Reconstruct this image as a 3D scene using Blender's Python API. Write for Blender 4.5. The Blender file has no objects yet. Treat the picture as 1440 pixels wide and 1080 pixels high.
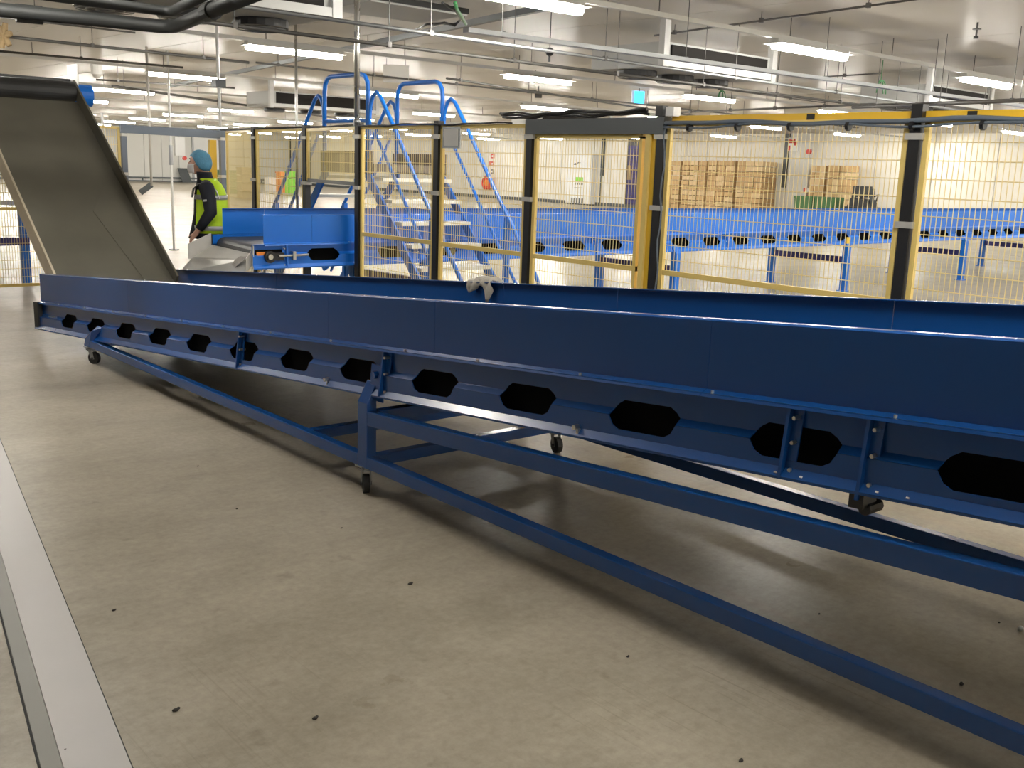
import bpy, bmesh, math, random
from mathutils import Vector, Matrix, noise
random.seed(7)
sc = bpy.context.scene
COL = sc.collection
V = Vector

# ---------------------------------------------------------------- camera
CAM_Z = 1.7
FPX = 1432.77                                   # focal length in pixels of the 1440 wide frame
PITCH, ROLL, HEAD = math.radians(11.935), math.radians(-2.0115), math.radians(48.754)
_fw = V((math.cos(HEAD), math.sin(HEAD), 0)); _rt = V((math.sin(HEAD), -math.cos(HEAD), 0)); _up = V((0, 0, 1))
FWD = _fw * math.cos(PITCH) - _up * math.sin(PITCH)
_u = _fw * math.sin(PITCH) + _up * math.cos(PITCH)
RGT = _rt * math.cos(ROLL) - _u * math.sin(ROLL)
UPV = _u * math.cos(ROLL) + _rt * math.sin(ROLL)
cd = bpy.data.cameras.new('camera'); cam = bpy.data.objects.new('camera', cd); COL.objects.link(cam)
m3 = Matrix((RGT, UPV, -FWD)).transposed()
cam.matrix_world = Matrix.Translation((0, 0, CAM_Z)) @ m3.to_4x4()
cd.sensor_width = 36; cd.lens = FPX * 36 / 1440; cd.clip_start = .05; cd.clip_end = 300
sc.camera = cam
# ---------------------------------------------------------------- world, exposure
w = bpy.data.worlds.new('world'); sc.world = w; w.use_nodes = True
w.node_tree.nodes['Background'].inputs[0].default_value = (.8, .85, .9, 1)
w.node_tree.nodes['Background'].inputs[1].default_value = .02
vs = sc.view_settings
vs.view_transform = 'Standard'; vs.look = 'None'; vs.gamma = 1; vs.use_curve_mapping = False
vs.exposure = 0.0
LAMP = 155.0                                      # emission of the tube lights
sc.cycles.max_bounces = 7; sc.cycles.diffuse_bounces = 4; sc.cycles.glossy_bounces = 4
sc.cycles.use_denoising = True
sc.cycles.sample_clamp_indirect = 6

def _ray(u, v): return FWD + RGT * ((u - 720) / FPX) - UPV * ((v - 540) / FPX)
def onz(u, v, z): d = _ray(u, v); return V((0, 0, CAM_Z)) + d * ((z - CAM_Z) / d.z)
def onx(u, v, x): d = _ray(u, v); return V((0, 0, CAM_Z)) + d * (x / d.x)
def ony(u, v, y): d = _ray(u, v); return V((0, 0, CAM_Z)) + d * (y / d.y)
def inframe(p):
    d = V(p) - V((0, 0, CAM_Z)); z = d.dot(FWD)
    if z <= 0: return None
    return 720 + FPX * d.dot(RGT) / z, 540 - FPX * d.dot(UPV) / z

# ---------------------------------------------------------------- materials
def mat(name, col, rough=.5, metal=0, spec=.5, emit=None, es=0, var=0, vscale=8, bump=0, bscale=40, rvar=0, coat=0):
    m = bpy.data.materials.new(name); m.use_nodes = True
    nt = m.node_tree; b = nt.nodes['Principled BSDF']
    b.inputs['Base Color'].default_value = (*col, 1); b.inputs['Roughness'].default_value = rough
    b.inputs['Metallic'].default_value = metal; b.inputs['Specular IOR Level'].default_value = spec
    if coat: b.inputs['Coat Weight'].default_value = coat; b.inputs['Coat Roughness'].default_value = .12
    if emit: b.inputs['Emission Color'].default_value = (*emit, 1); b.inputs['Emission Strength'].default_value = es
    if var or bump or rvar:
        tc = nt.nodes.new('ShaderNodeTexCoord')
    if var or rvar:
        n = nt.nodes.new('ShaderNodeTexNoise'); n.inputs['Scale'].default_value = vscale; n.inputs['Detail'].default_value = 5
        nt.links.new(tc.outputs['Object'], n.inputs['Vector'])
    if var:
        mx = nt.nodes.new('ShaderNodeMix'); mx.data_type = 'RGBA'
        mx.inputs[6].default_value = (*[c * (1 - var) for c in col], 1); mx.inputs[7].default_value = (*[min(1, c * (1 + var)) for c in col], 1)
        nt.links.new(n.outputs[0], mx.inputs[0]); nt.links.new(mx.outputs[2], b.inputs['Base Color'])
    if rvar:
        mr = nt.nodes.new('ShaderNodeMapRange'); mr.inputs[3].default_value = max(.02, rough - rvar); mr.inputs[4].default_value = rough + rvar
        nt.links.new(n.outputs[0], mr.inputs[0]); nt.links.new(mr.outputs[0], b.inputs['Roughness'])
    if bump:
        n2 = nt.nodes.new('ShaderNodeTexNoise'); n2.inputs['Scale'].default_value = bscale; n2.inputs['Detail'].default_value = 4
        nt.links.new(tc.outputs['Object'], n2.inputs['Vector'])
        bp = nt.nodes.new('ShaderNodeBump'); bp.inputs['Strength'].default_value = bump; bp.inputs['Distance'].default_value = .01
        nt.links.new(n2.outputs[0], bp.inputs['Height']); nt.links.new(bp.outputs[0], b.inputs['Normal'])
    return m

def floor_material():
    m = bpy.data.materials.new('polished_concrete'); m.use_nodes = True
    nt = m.node_tree; N = nt.nodes; L = nt.links; b = N['Principled BSDF']
    tc = N.new('ShaderNodeTexCoord')
    def noi(scale, det, rough=.55, stretch=None):
        n = N.new('ShaderNodeTexNoise'); n.inputs['Scale'].default_value = scale; n.inputs['Detail'].default_value = det; n.inputs['Roughness'].default_value = rough
        if stretch:
            mp = N.new('ShaderNodeMapping'); mp.inputs['Rotation'].default_value = (0, 0, stretch[0]); mp.inputs['Scale'].default_value = stretch[1]
            L.new(tc.outputs['Object'], mp.inputs['Vector']); L.new(mp.outputs[0], n.inputs['Vector'])
        else: L.new(tc.outputs['Object'], n.inputs['Vector'])
        return n
    def ramp(src, stops):
        r = N.new('ShaderNodeValToRGB'); cr = r.color_ramp
        while len(cr.elements) < len(stops): cr.elements.new(.5)
        for e, (p, c) in zip(cr.elements, stops): e.position = p; e.color = (*c, 1) if len(c) == 3 else c
        L.new(src.outputs[0], r.inputs[0]); return r
    def mix(a, bb, fac, mode='MULTIPLY'):
        x = N.new('ShaderNodeMix'); x.data_type = 'RGBA'; x.blend_type = mode
        if isinstance(fac, float): x.inputs[0].default_value = fac
        else: L.new(fac, x.inputs[0])
        L.new(a, x.inputs[6]); L.new(bb, x.inputs[7]); return x.outputs[2]
    big = ramp(noi(.55, 6, .6), [(.28, (.34, .298, .238)), (.5, (.395, .35, .285)), (.72, (.435, .39, .325))])
    cloud = ramp(noi(2.1, 8, .68), [(.22, (.66, .65, .63)), (.62, (1, 1, 1)), (.85, (1.06, 1.06, 1.05))])
    fine = ramp(noi(26, 6, .75), [(.3, (.76, .76, .75)), (.62, (1.04, 1.04, 1.03))])
    spots = ramp(noi(6.5, 3, .5), [(.22, (.62, .61, .6)), (.33, (1, 1, 1))])
    wear = ramp(noi(1.1, 7, .72, (math.radians(20), (1, 2.6, 1))), [(.3, (.80, .795, .78)), (.5, (.98, .98, .97)), (.72, (1.08, 1.08, 1.08))])
    scr = ramp(noi(5, 4, .6, (math.radians(-28), (14, .22, 1))), [(.33, (.82, .81, .80)), (.43, (1, 1, 1))])
    patch = noi(.4, 3); pr = ramp(patch, [(.5, (0, 0, 0)), (.62, (1, 1, 1))])
    c = mix(big.outputs[0], cloud.outputs[0], .62); c = mix(c, fine.outputs[0], .75); c = mix(c, spots.outputs[0], .55); c = mix(c, wear.outputs[0], .8)
    c = mix(c, scr.outputs[0], pr.outputs[0])
    L.new(c, b.inputs['Base Color'])
    rr = ramp(noi(1.4, 6, .6), [(.25, (.26, .26, .26)), (.75, (.38, .38, .38))])
    L.new(rr.outputs[0], b.inputs['Roughness'])
    b.inputs['Specular IOR Level'].default_value = .07
    bp = N.new('ShaderNodeBump'); bp.inputs['Strength'].default_value = .12; bp.inputs['Distance'].default_value = .006
    L.new(noi(9, 6, .65).outputs[0], bp.inputs['Height']); L.new(bp.outputs[0], b.inputs['Normal'])
    return m

def carton_material():
    m = mat('carton_board', (.55, .36, .17), .8, var=.25, vscale=3)
    return m

M = dict(
    floor=floor_material(),
    ceiling=mat('ceiling_panel', (.60, .57, .525), .36, spec=.004),
    wall=mat('wall_panel', (.8, .77, .69), .45),
    wallgrey=mat('wall_panel_grey', (.66, .65, .61), .45),
    joint=mat('panel_joint', (.35, .34, .32), .8),
    blue=mat('blue_paint', (.0055, .066, .265), .27, spec=.5, coat=.2),
    blue_lit=mat('blue_paint_lit', (.006, .14, .58), .3),  # lighter copy of the blue paint, brighter lighting put into its colour
    navy=mat('navy_curtain', (.035, .03, .17), .6, var=.1),
    steel=mat('stainless_steel', (.55, .54, .51), .28, 1, var=.1, vscale=6, rvar=.08),
    galv=mat('galvanised_steel', (.36, .37, .38), .45, .85),
    chute=mat('worn_chute_steel', (.12, .112, .088), .62, .15, var=.3, vscale=2.5, rvar=.12),
    chute_lit=mat('chute_flange_lit', (.52, .45, .34), .6, 0, var=.2, vscale=4),  # paler than the chute steel, light on the outer side put into the colour
    lightsteel=mat('bright_sheet_steel', (.58, .56, .52), .42, .4, var=.12, vscale=5),
    rubber=mat('black_rubber', (.018, .018, .018), .55, var=.3, vscale=5),
    belt=mat('belt_rubber', (.035, .035, .036), .5, var=.3, vscale=4),
    inner=mat('shade_black', (.002, .002, .002), .9, spec=.1),  # near-black, paints in the shade inside conveyor openings
    black=mat('black_paint', (.014, .014, .015), .4),
    pipeblack=mat('black_pipe_insulation', (.013, .014, .014), .6, var=.3, vscale=6),
    darkpipe=mat('dark_steel_pipe', (.10, .095, .09), .5, .4),
    greybeam=mat('grey_beam', (.10, .11, .115), .45, .2),
    gatesteel=mat('slate_gate_paint', (.16, .19, .24), .4, .2),
    yellow=mat('yellow_paint', (.84, .63, .20), .4),
    yellowdeep=mat('deep_yellow_paint', (.82, .52, .04), .38, var=.06),
    wire=mat('yellow_mesh_wire', (.88, .73, .36), .4),
    white=mat('white_plastic', (.8, .8, .78), .4),
    trunk=mat('white_trunking', (.56, .55, .52), .5, spec=.2),
    tube=mat('lamp_diffuser', (.9, .9, .9), .4, emit=(1, .965, .88), es=LAMP),
    cyan=mat('cyan_glow', (.1, .6, .9), .4, emit=(.01, .42, 1), es=2.2),  # glow painted in for a reflection on the ceiling
    coil=mat('cooler_coil', (.018, .016, .015), .8, spec=.15),
    cooler=mat('cooler_casing', (.42, .42, .41), .6, spec=.2),
    coolerwhite=mat('cooler_bracket', (.55, .55, .54), .6, spec=.2),
    fan=mat('fan_grille', (.02, .02, .022), .5),
    red=mat('red_plastic', (.65, .05, .03), .4),
    orange=mat('orange_plastic', (.8, .25, .04), .5),
    green=mat('dark_green_bin', (.05, .14, .04), .5),
    lime=mat('lime_print', (.28, .75, .06), .5),
    cable=mat('green_cable', (.03, .16, .05), .5),
    hose=mat('grey_hose', (.13, .16, .20), .5),
    carton=carton_material(),
    cartonlight=mat('carton_pale', (.68, .5, .28), .8, var=.2, vscale=3),
    tan=mat('pallet_wood', (.35, .25, .13), .8, var=.2),
    brown=mat('grating_brown', (.16, .13, .10), .6, .3, var=.2, vscale=9),
    tread=mat('pale_tread', (.72, .70, .62), .4, .2, var=.1),
    cloth=mat('grey_cloth', (.50, .46, .40), .9, var=.15, vscale=20, bump=.3, bscale=60),
    skin=mat('skin', (.58, .33, .24), .5),
    vest=mat('hi_vis_fabric', (.62, .90, .03), .75, var=.1, vscale=14),
    reflect=mat('reflective_tape', (.5, .5, .5), .35, .3),
    jacket=mat('navy_jacket', (.012, .014, .022), .8, var=.3, vscale=12),
    trouser=mat('dark_trousers', (.015, .016, .02), .85),
    hairnet=mat('blue_hairnet', (.10, .30, .46), .6, var=.35, vscale=18, bump=.5, bscale=60),
    mask=mat('white_mask', (.82, .80, .80), .8, bump=.2, bscale=40),
    dark=mat('dark_hair', (.03, .02, .015), .6),
    zinc=mat('zinc_bolt', (.65, .65, .62), .3, 1),
    stripe=mat('floor_steel_plate', (.44, .415, .405), .42, .0, spec=.25, var=.08, vscale=3, rvar=.08),
    stripegrey=mat('floor_grey_plate', (.25, .24, .22), .5, 0, spec=.2, var=.08, vscale=3),
    jointblack=mat('black_joint', (.015, .015, .015), .8),
    crumb=mat('dark_crumb', (.03, .025, .02), .9),
    pebble=mat('white_pebble', (.7, .68, .64), .7),
    paper=mat('paper', (.72, .70, .66), .7),
)

# ---------------------------------------------------------------- mesh builder
class MB:
    def __init__(s): s.v = []; s.f = []
    def add(s, vs, fs):
        o = len(s.v); s.v += [tuple(p) for p in vs]; s.f += [tuple(i + o for i in f) for f in fs]; return s
    def hexa(s, p): return s.add(p, [(0, 3, 2, 1), (4, 5, 6, 7), (0, 1, 5, 4), (1, 2, 6, 5), (2, 3, 7, 6), (3, 0, 4, 7)])
    def box(s, x0, x1, y0, y1, z0, z1):
        return s.hexa([(x0, y0, z0), (x1, y0, z0), (x1, y1, z0), (x0, y1, z0), (x0, y0, z1), (x1, y0, z1), (x1, y1, z1), (x0, y1, z1)])
    def bar(s, p, q, w_, h, up=(0, 0, 1)):
        p = V(p); q = V(q); d = (q - p).normalized(); a = d.cross(V(up))
        if a.length < 1e-4: a = d.cross(V((1, 0, 0)))
        a.normalize(); b = a.cross(d); a *= w_ / 2; b *= h / 2
        return s.hexa([p - a - b, p + a - b, p + a + b, p - a + b, q - a - b, q + a - b, q + a + b, q - a + b])
    def tube(s, pts, r, n=8, caps=True):
        pts = [V(p) for p in pts]; rings = []; a = None
        for i, p in enumerate(pts):
            d = (pts[min(i + 1, len(pts) - 1)] - pts[max(i - 1, 0)]).normalized()
            if a is None:
                a = d.cross(V((0, 0, 1)))
                if a.length < 1e-3: a = d.cross(V((1, 0, 0)))
            a = (a - d * a.dot(d)).normalized(); b = d.cross(a)
            rr = r[i] if isinstance(r, (list, tuple)) else r
            rings.append([p + a * (rr * math.cos(2 * math.pi * k / n)) + b * (rr * math.sin(2 * math.pi * k / n)) for k in range(n)])
        vs = [q for ring in rings for q in ring]; fs = []
        for i in range(len(pts) - 1):
            for k in range(n): fs.append((i * n + k, i * n + (k + 1) % n, (i + 1) * n + (k + 1) % n, (i + 1) * n + k))
        if caps: fs += [tuple(range(n))[::-1], tuple((len(pts) - 1) * n + k for k in range(n))]
        return s.add(vs, fs)
    def cyl(s, p, q, r, n=14): return s.tube([p, q], r, n)
    def prism(s, pts, vec):
        vec = V(vec); n = len(pts); pts = [V(p) for p in pts]
        return s.add(pts + [p + vec for p in pts], [tuple(range(n))[::-1], tuple(range(n, 2 * n))] + [(i, (i + 1) % n, n + (i + 1) % n, n + i) for i in range(n)])
    def loft(s, rings, cap=True):
        n = len(rings[0]); vs = [p for r in rings for p in r]; fs = []
        for i in range(len(rings) - 1):
            for k in range(n): fs.append((i * n + k, i * n + (k + 1) % n, (i + 1) * n + (k + 1) % n, (i + 1) * n + k))
        if cap: fs += [tuple(range(n))[::-1], tuple((len(rings) - 1) * n + k for k in range(n))]
        return s.add(vs, fs)
    def sphere(s, c, rx, ry=None, rz=None, nu=12, nv=8):
        ry = ry or rx; rz = rz or rx; c = V(c); vs = [c + V((0, 0, -rz))]
        for j in range(1, nv):
            t = -math.pi / 2 + math.pi * j / nv
            for i in range(nu):
                a = 2 * math.pi * i / nu; vs.append(c + V((rx * math.cos(t) * math.cos(a), ry * math.cos(t) * math.sin(a), rz * math.sin(t))))
        vs.append(c + V((0, 0, rz))); fs = [(0, 1 + (i + 1) % nu, 1 + i) for i in range(nu)]
        for j in range(nv - 2):
            for i in range(nu): fs.append((1 + j * nu + i, 1 + j * nu + (i + 1) % nu, 1 + (j + 1) * nu + (i + 1) % nu, 1 + (j + 1) * nu + i))
        t = len(vs) - 1; b = 1 + (nv - 2) * nu
        fs += [(b + i, b + (i + 1) % nu, t) for i in range(nu)]
        return s.add(vs, fs)
    def build(s, name, m, parent=None, smooth=False, bevel=0, loc=None, solid=0):
        org = V((0, 0, 0))
        if parent is not None:
            r = parent
            while r.parent: r = r.parent
            org = r.location.copy()
        elif loc is not None: org = V(loc)
        me = bpy.data.meshes.new(name); me.from_pydata([tuple(V(p) - org) for p in s.v], [], s.f)
        bm = bmesh.new(); bm.from_mesh(me); bmesh.ops.recalc_face_normals(bm, faces=bm.faces)
        bm.to_mesh(me); bm.free()
        me.materials.append(M[m] if isinstance(m, str) else m)
        if smooth:
            me.polygons.foreach_set('use_smooth', [True] * len(me.polygons))
        o = bpy.data.objects.new(name, me); COL.objects.link(o)
        if parent is not None: o.parent = parent
        elif loc is not None: o.location = loc
        if solid:
            md = o.modifiers.new('solid', 'SOLIDIFY'); md.thickness = solid; md.offset = 0
        if bevel:
            md = o.modifiers.new('bevel', 'BEVEL'); md.width = bevel; md.segments = 2; md.limit_method = 'ANGLE'
        if smooth == 'auto':
            for e in me.edges: pass
            md = o.modifiers.new('wn', 'WEIGHTED_NORMAL')
        return o

def tag(o, label, cat, group=None, kind=None):
    o['label'] = label; o['category'] = cat
    if group: o['group'] = group
    if kind: o['kind'] = kind
    return o
def thing(name, label, cat, loc, group=None):
    o = bpy.data.objects.new(name, None); COL.objects.link(o); o.location = loc; o.empty_display_size = .1
    return tag(o, label, cat, group)
def struct(o): o['kind'] = 'structure'; return o
def copy_tree(root, loc, label=None, group=None):
    r = root.copy(); COL.objects.link(r); r.location = loc
    if label: r['label'] = label
    if group: r['group'] = group
    for ch in list(root.children):
        c = ch.copy(); COL.objects.link(c); c.parent = r
        for g in ch.children:
            d = g.copy(); COL.objects.link(d); d.parent = c
    return r
ORD = ['first', 'second', 'third', 'fourth', 'fifth', 'sixth', 'seventh', 'eighth', 'ninth', 'tenth', 'eleventh', 'twelfth', 'thirteenth']

# ---------------------------------------------------------------- room shell
X0, X1, Y0, Y1, ZC = -9.0, 38.0, -13.0, 69.0, 3.55
struct(MB().box(X0, X1, Y0, Y1, -.15, 0).build('floor', 'floor'))
ceil = struct(MB().box(X0, X1, Y0, Y1, ZC + .06, ZC + .2).build('ceiling', 'joint'))
pn = None
pw = 1.175
for i in range(int((X1 - X0) / pw)):
    if pn is None:
        pn = MB().box(-pw / 2 + .006, pw / 2 - .006, Y0, Y1, -.05, .012).build('panel', 'ceiling', ceil); o = pn
    else:
        o = pn.copy(); COL.objects.link(o); o.parent = ceil
    o.location = (X0 + pw * (i + .5), 0, ZC + .05); o.rotation_euler = (0, random.uniform(-.0035, .0035), 0)
def wall(name, m, along, a0, a1, pos, face):
    if along == 'x': back = MB().box(a0, a1, pos + face * -.02 if face < 0 else pos - .14, pos + .14 if face < 0 else pos - .02, 0, ZC + .06)
    else: back = MB().box(pos + .02 if face < 0 else pos - .14, pos + .14 if face < 0 else pos - .02, a0, a1, 0, ZC + .06)
    o = struct(back.build(name, 'joint'))
    p0 = None; n = int((a1 - a0) / 1.2)
    st = (a1 - a0) / n
    for i in range(n):
        if p0 is None:
            b = MB()
            if along == 'x': b.box(-st / 2 + .012, st / 2 - .012, -.03, .03, .0, ZC + .055)
            else: b.box(-.03, .03, -st / 2 + .012, st / 2 - .012, .0, ZC + .055)
            p0 = b.build('panel', m, o); q = p0
        else:
            q = p0.copy(); COL.objects.link(q); q.parent = o
        c = a0 + st * (i + .5)
        q.location = (c, pos, 0) if along == 'x' else (pos, c, 0)
    return o
wall('wall_far', 'wallgrey', 'x', X0, X1 - .14, Y1, -1)
wall('wall_right', 'wall', 'y', Y0, Y1 - .14, X1, -1)
struct(MB().box(X0 - .15, X0, Y0, Y1, 0, ZC + .06).build('wall_left', 'wallgrey'))
struct(MB().box(X0, X1, Y0 - .15, Y0, 0, ZC + .06).build('wall_near', 'wallgrey'))
b = MB().box(X0, X1 - .2, Y1 - .25, Y1 - .05, .0, .09).box(X0, X1 - .2, Y1 - .2, Y1 - .05, .22, .32)
for i in range(16): b.box(X0 + 1 + i * 2.9, X0 + 1.08 + i * 2.9, Y1 - .16, Y1 - .08, .09, .22)
struct(b.build('baseboard_far', 'greybeam'))
struct(MB().box(X1 - .12, X1 - .031, Y0, Y1 - .2, 0, .16).build('baseboard_right', 'greybeam'))
# steel plate strip let into the floor, its grey border and the black joint
sl = .172
def strip(x0, x1, z, name, m):
    ys = (-1.2, 9.5); P = []
    for y in ys: P += [(x0 + sl * y, y), (x1 + sl * y, y)]
    b = MB(); b.hexa([(P[0][0], P[0][1], -.01), (P[1][0], P[1][1], -.01), (P[3][0], P[3][1], -.01), (P[2][0], P[2][1], -.01),
                      (P[0][0], P[0][1], z), (P[1][0], P[1][1], z), (P[3][0], P[3][1], z), (P[2][0], P[2][1], z)])
    return struct(b.build(name, m, bevel=.001))
strip(.306, .476, .004, 'trim_1', 'stripe')
strip(.250, .3055, .003, 'trim_2', 'stripegrey')
strip(.243, .2495, .0015, 'trim_3', 'jointblack')
strip(.4765, .480, .0012, 'trim_4', 'jointblack')

# ---------------------------------------------------------------- ceiling lights
lt = thing('tube_light', 'x', 'light', (0, 0, 0))
MB().box(-.75, .75, -.055, .055, .042, .075).build('housing', 'trunk', lt)
MB().hexa([(-.77, -.15, .022), (.77, -.15, .022), (.77, .15, .022), (-.77, .15, .022), (-.77, -.06, .044), (.77, -.06, .044), (.77, .06, .044), (-.77, .06, .044)]).build('spill_shield', 'trunk', lt)  # wings added to keep the tube light off the ceiling
b = MB(); ring = [(-.05, .022), (-.05, -.015), (-.03, -.04), (.03, -.04), (.05, -.015), (.05, .022)]
b.prism([(-.74, y, z) for y, z in ring], (1.48, 0, 0)); b.build('diffuser', 'tube', lt)
first = True
ROWS = [(7.4, 5.7)] +  [(7.4 + 6.0 * k, 5.7 + 1.02 * k) for k in range(1, 10)] + [(1.4, 2.5), (-4.6, 2.4), (-10.6, 1.3)]
for r, (y, xs) in enumerate(ROWS):
    while xs - 4.64 > .4: xs -= 4.64
    x_list = [xs + 4.64 * k for k in range(11) if xs + 4.64 * k < X1 - 2]
    kk = 0; hid = 0
    for x in x_list:
        q = inframe((x + .75, y, 3.2)); vis = q and 0 < q[0] < 1440 and 0 < q[1] < 1080
        if vis: kk += 1
        rn = ORD[r] + ' row' if r < 10 else ('row over the foreground conveyor', 'row behind the camera', 'rearmost row')[r - 10]
        hid += not vis
        lab = ('glowing tube light, %s from the left in the %s of ceiling lights' % (ORD[kk - 1], rn)) if vis else \
              'tube light outside the picture, %s of those in the %s' % (ORD[hid - 1], rn)
        if first: lt.location = (x + .75, y, 3.2); lt['label'] = lab; lt['group'] = 'ceiling tube lights'; first = False
        else: copy_tree(lt, (x + .75, y, 3.2), lab, 'ceiling tube lights')
    t = thing('light_trunking', 'long white trunking rail carrying the %s of ceiling lights' % rn, 'trunking', (x_list[0], y, 3.28), 'trunking rails of the ceiling lights')
    MB().box(x_list[0] - .5, X1 - .6, y - .03, y + .03, 3.277, 3.325).build('rail', 'trunk', t)
    b = MB(); x = x_list[0] + .3
    while x < X1 - 1: b.cyl((x, y, 3.325), (x, y, ZC), .006, 5); x += 2.32
    b.build('hanger_rods', 'darkpipe', t)['kind'] = 'stuff'

# ---------------------------------------------------------------- belt conveyors
def belt_conveyor(name, label, mp, root_loc, t0, t1, W, F, S, slots, seams, bracket_t, ledge_bolts, slot_l=.165, paint='blue'):
    """mp(t, w, h) -> world; w = 0 is the near side and W the far side; F = frame height, S = top of the skirts."""
    root = thing(name, label, 'conveyor', root_loc)
    def side(w0, out):
        b = MB()
        def strip_(ha, oa, hb, ob, ta, tb, ta2=None, tb2=None):
            ta2 = ta if ta2 is None else ta2; tb2 = tb if tb2 is None else tb2
            b.add([mp(ta, w0 + out * oa, ha), mp(tb, w0 + out * oa, ha), mp(tb2, w0 + out * ob, hb), mp(ta2, w0 + out * ob, hb)], [(0, 1, 2, 3)])
        hi, jh, jl, lo = .172, .134, .112, .060
        strip_(F, .035, F, 0, t0, t1)
        strip_(F, 0, hi, 0, t0, t1)
        edges = [t0] + sorted(slots) + [t1]
        prof = [(hi, 0, .125), (hi - .018, 0, .158), (jh, 0, .178), (jl, .032, .182), (lo + .016, .032, .158), (lo, .032, .125)]
        for i in range(len(edges) - 1):
            a, c = edges[i], edges[i + 1]
            for (h1, o1, l1), (h2, o2, l2) in zip(prof[:-1], prof[1:]):
                sc_ = slot_l / .178
                strip_(h1, o1, h2, o2, a + (l1 * sc_ if i > 0 else 0), c - (l1 * sc_ if i < len(edges) - 2 else 0),
                       a + (l2 * sc_ if i > 0 else 0), c - (l2 * sc_ if i < len(edges) - 2 else 0))
        strip_(lo, .032, .034, .032, t0, t1)
        strip_(.034, .032, .006, .058, t0, t1)
        strip_(.006, .058, -.002, .057, t0, t1)
        return b
    side(0, -1).build('side_frame', paint, root, solid=.004)
    side(W, 1).build('side_frame', paint, root, solid=.004)
    for w0, out in ((0, -1), (W, 1)):
        ed = [t0 + .12] + sorted(s for s in seams if t0 + .2 < s < t1 - .2) + [t1 - .05]
        for a, c in zip(ed[:-1], ed[1:]):
            b = MB(); th = .004
            prof = [(-.040, F - .010), (-.036, F - .002), (-.001, F + .012), (-.001, S - .006), (.006, S), (.042, S), (.042, S - .004), (.008, S - .005), (.004, S - .012), (.004, F + .012), (.004, F + .004), (-.030, F - .006)]
            ring = lambda t: [mp(t, w0 - out * o, h) for o, h in prof]
            b.loft([ring(a + .0015), ring(c - .0015)]); b.build('skirt_plate', paint, root)
    # belt, a dark fill that shades the slots and end drums
    rr = .075; hb = F - .02
    b = MB(); ring = []
    pts = [(t0 + .12, hb)]
    for k in range(0, 9):
        a = math.pi / 2 + math.pi * k / 8; pts.append((t0 + .12 + rr * math.cos(a), hb - rr + rr * math.sin(a)))
    pts2 = [(t1 - .12 - rr * math.cos(math.pi / 2 + math.pi * k / 8 + 0) * -1 * -1, 0) for k in range(0)]
    for k in range(0, 9):
        a = -math.pi / 2 + math.pi * k / 8; pts.append((t1 - .12 + rr * math.cos(a), hb - rr + rr * math.sin(a)))
    n = len(pts)
    b.add([mp(t, .05, h) for t, h in pts] + [mp(t, W - .05, h) for t, h in pts], [(i, (i + 1) % n, n + (i + 1) % n, n + i) for i in range(n)])
    b.build('belt', 'belt', root, solid=.006)
    b = MB(); b.hexa([mp(t0 + .3, .03, .03), mp(t1 - .3, .03, .03), mp(t1 - .3, W - .03, .03), mp(t0 + .3, W - .03, .03),
                      mp(t0 + .3, .03, hb - .02), mp(t1 - .3, .03, hb - .02), mp(t1 - .3, W - .03, hb - .02), mp(t0 + .3, W - .03, hb - .02)])
    b.build('shade_fill', 'inner', root)  # near-black fill added to block light behind the slots
    b = MB(); b.cyl(mp(t0 + .12, .02, hb - rr), mp(t0 + .12, W - .02, hb - rr), rr - .006, 16); b.build('drum', 'rubber', root, smooth=False)
    for t, lo in bracket_t:
        for w0, out in ((0, -1), (W, 1)):
            b = MB()
            b.hexa([mp(t - .008, w0 + out * .002, lo), mp(t + .004, w0 + out * .002, lo), mp(t + .004, w0 + out * .062, lo), mp(t - .008, w0 + out * .062, lo),
                    mp(t - .008, w0 + out * .002, F - .008), mp(t + .004, w0 + out * .002, F - .008), mp(t + .004, w0 + out * .034, F - .008), mp(t - .008, w0 + out * .034, F - .008)])
            b.hexa([mp(t - .045, w0 + out * .034, .0), mp(t - .008, w0 + out * .034, .0), mp(t - .008, w0 + out * .040, .0), mp(t - .045, w0 + out * .040, .0),
                    mp(t - .045, w0 + out * .002, F - .01), mp(t - .008, w0 + out * .002, F - .01), mp(t - .008, w0 + out * .008, F - .01), mp(t - .045, w0 + out * .008, F - .01)])
            o = b.build('bracket', paint, root)
            if out < 0:
                b = MB()
                for h in (F - .04, F * .5, .03): b.cyl(mp(t - .03, -.046, h), mp(t - .03, -.005, h), .007, 6)
                b.build('bolts', 'zinc', o)['kind'] = 'stuff'
    b = MB()
    for t in ledge_bolts:
        b.cyl(mp(t, -.022, F - .002), mp(t, -.022, F + .012), .006, 6)
    b.build('ledge_bolts', 'zinc', root)['kind'] = 'stuff'
    return root

def castor(parent, x, y, top, ang, lab=None):
    r = .05
    p = MB().box(x - .045, x + .045, y - .035, y + .035, top - .006, top).cyl((x, y, top - .025), (x, y, top - .006), .022, 10)
    dx, dy = math.cos(ang), math.sin(ang); cx, cy = x + dx * .035, y + dy * .035
    sx, sy = -dy, dx
    for s in (-1, 1):
        a = V((x + sx * s * .024 - dx * .01, y + sy * s * .024 - dy * .01, top - .02)); c = V((x + sx * s * .024 + dx * .03, y + sy * s * .024 + dy * .03, top - .02))
        q = V((cx + sx * s * .024, cy + sy * s * .024, r))
        p.prism([a, c, q + V((dx * .016, dy * .016, -.008)), q + V((-dx * .016, -dy * .016, -.008))], V((sx, sy, 0)) * .003)
    p.box(x - .03, x + .03, y - .03, y + .03, top - .03, top - .018)
    c = p.build('castor', 'galv', parent)
    MB().cyl((cx - sx * .017, cy - sy * .017, r), (cx + sx * .017, cy + sy * .017, r), r, 20).cyl((cx - sx * .03, cy - sy * .03, r), (cx + sx * .03, cy + sy * .03, r), .009, 8).build('wheel', 'rubber', c)
    return c

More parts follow.
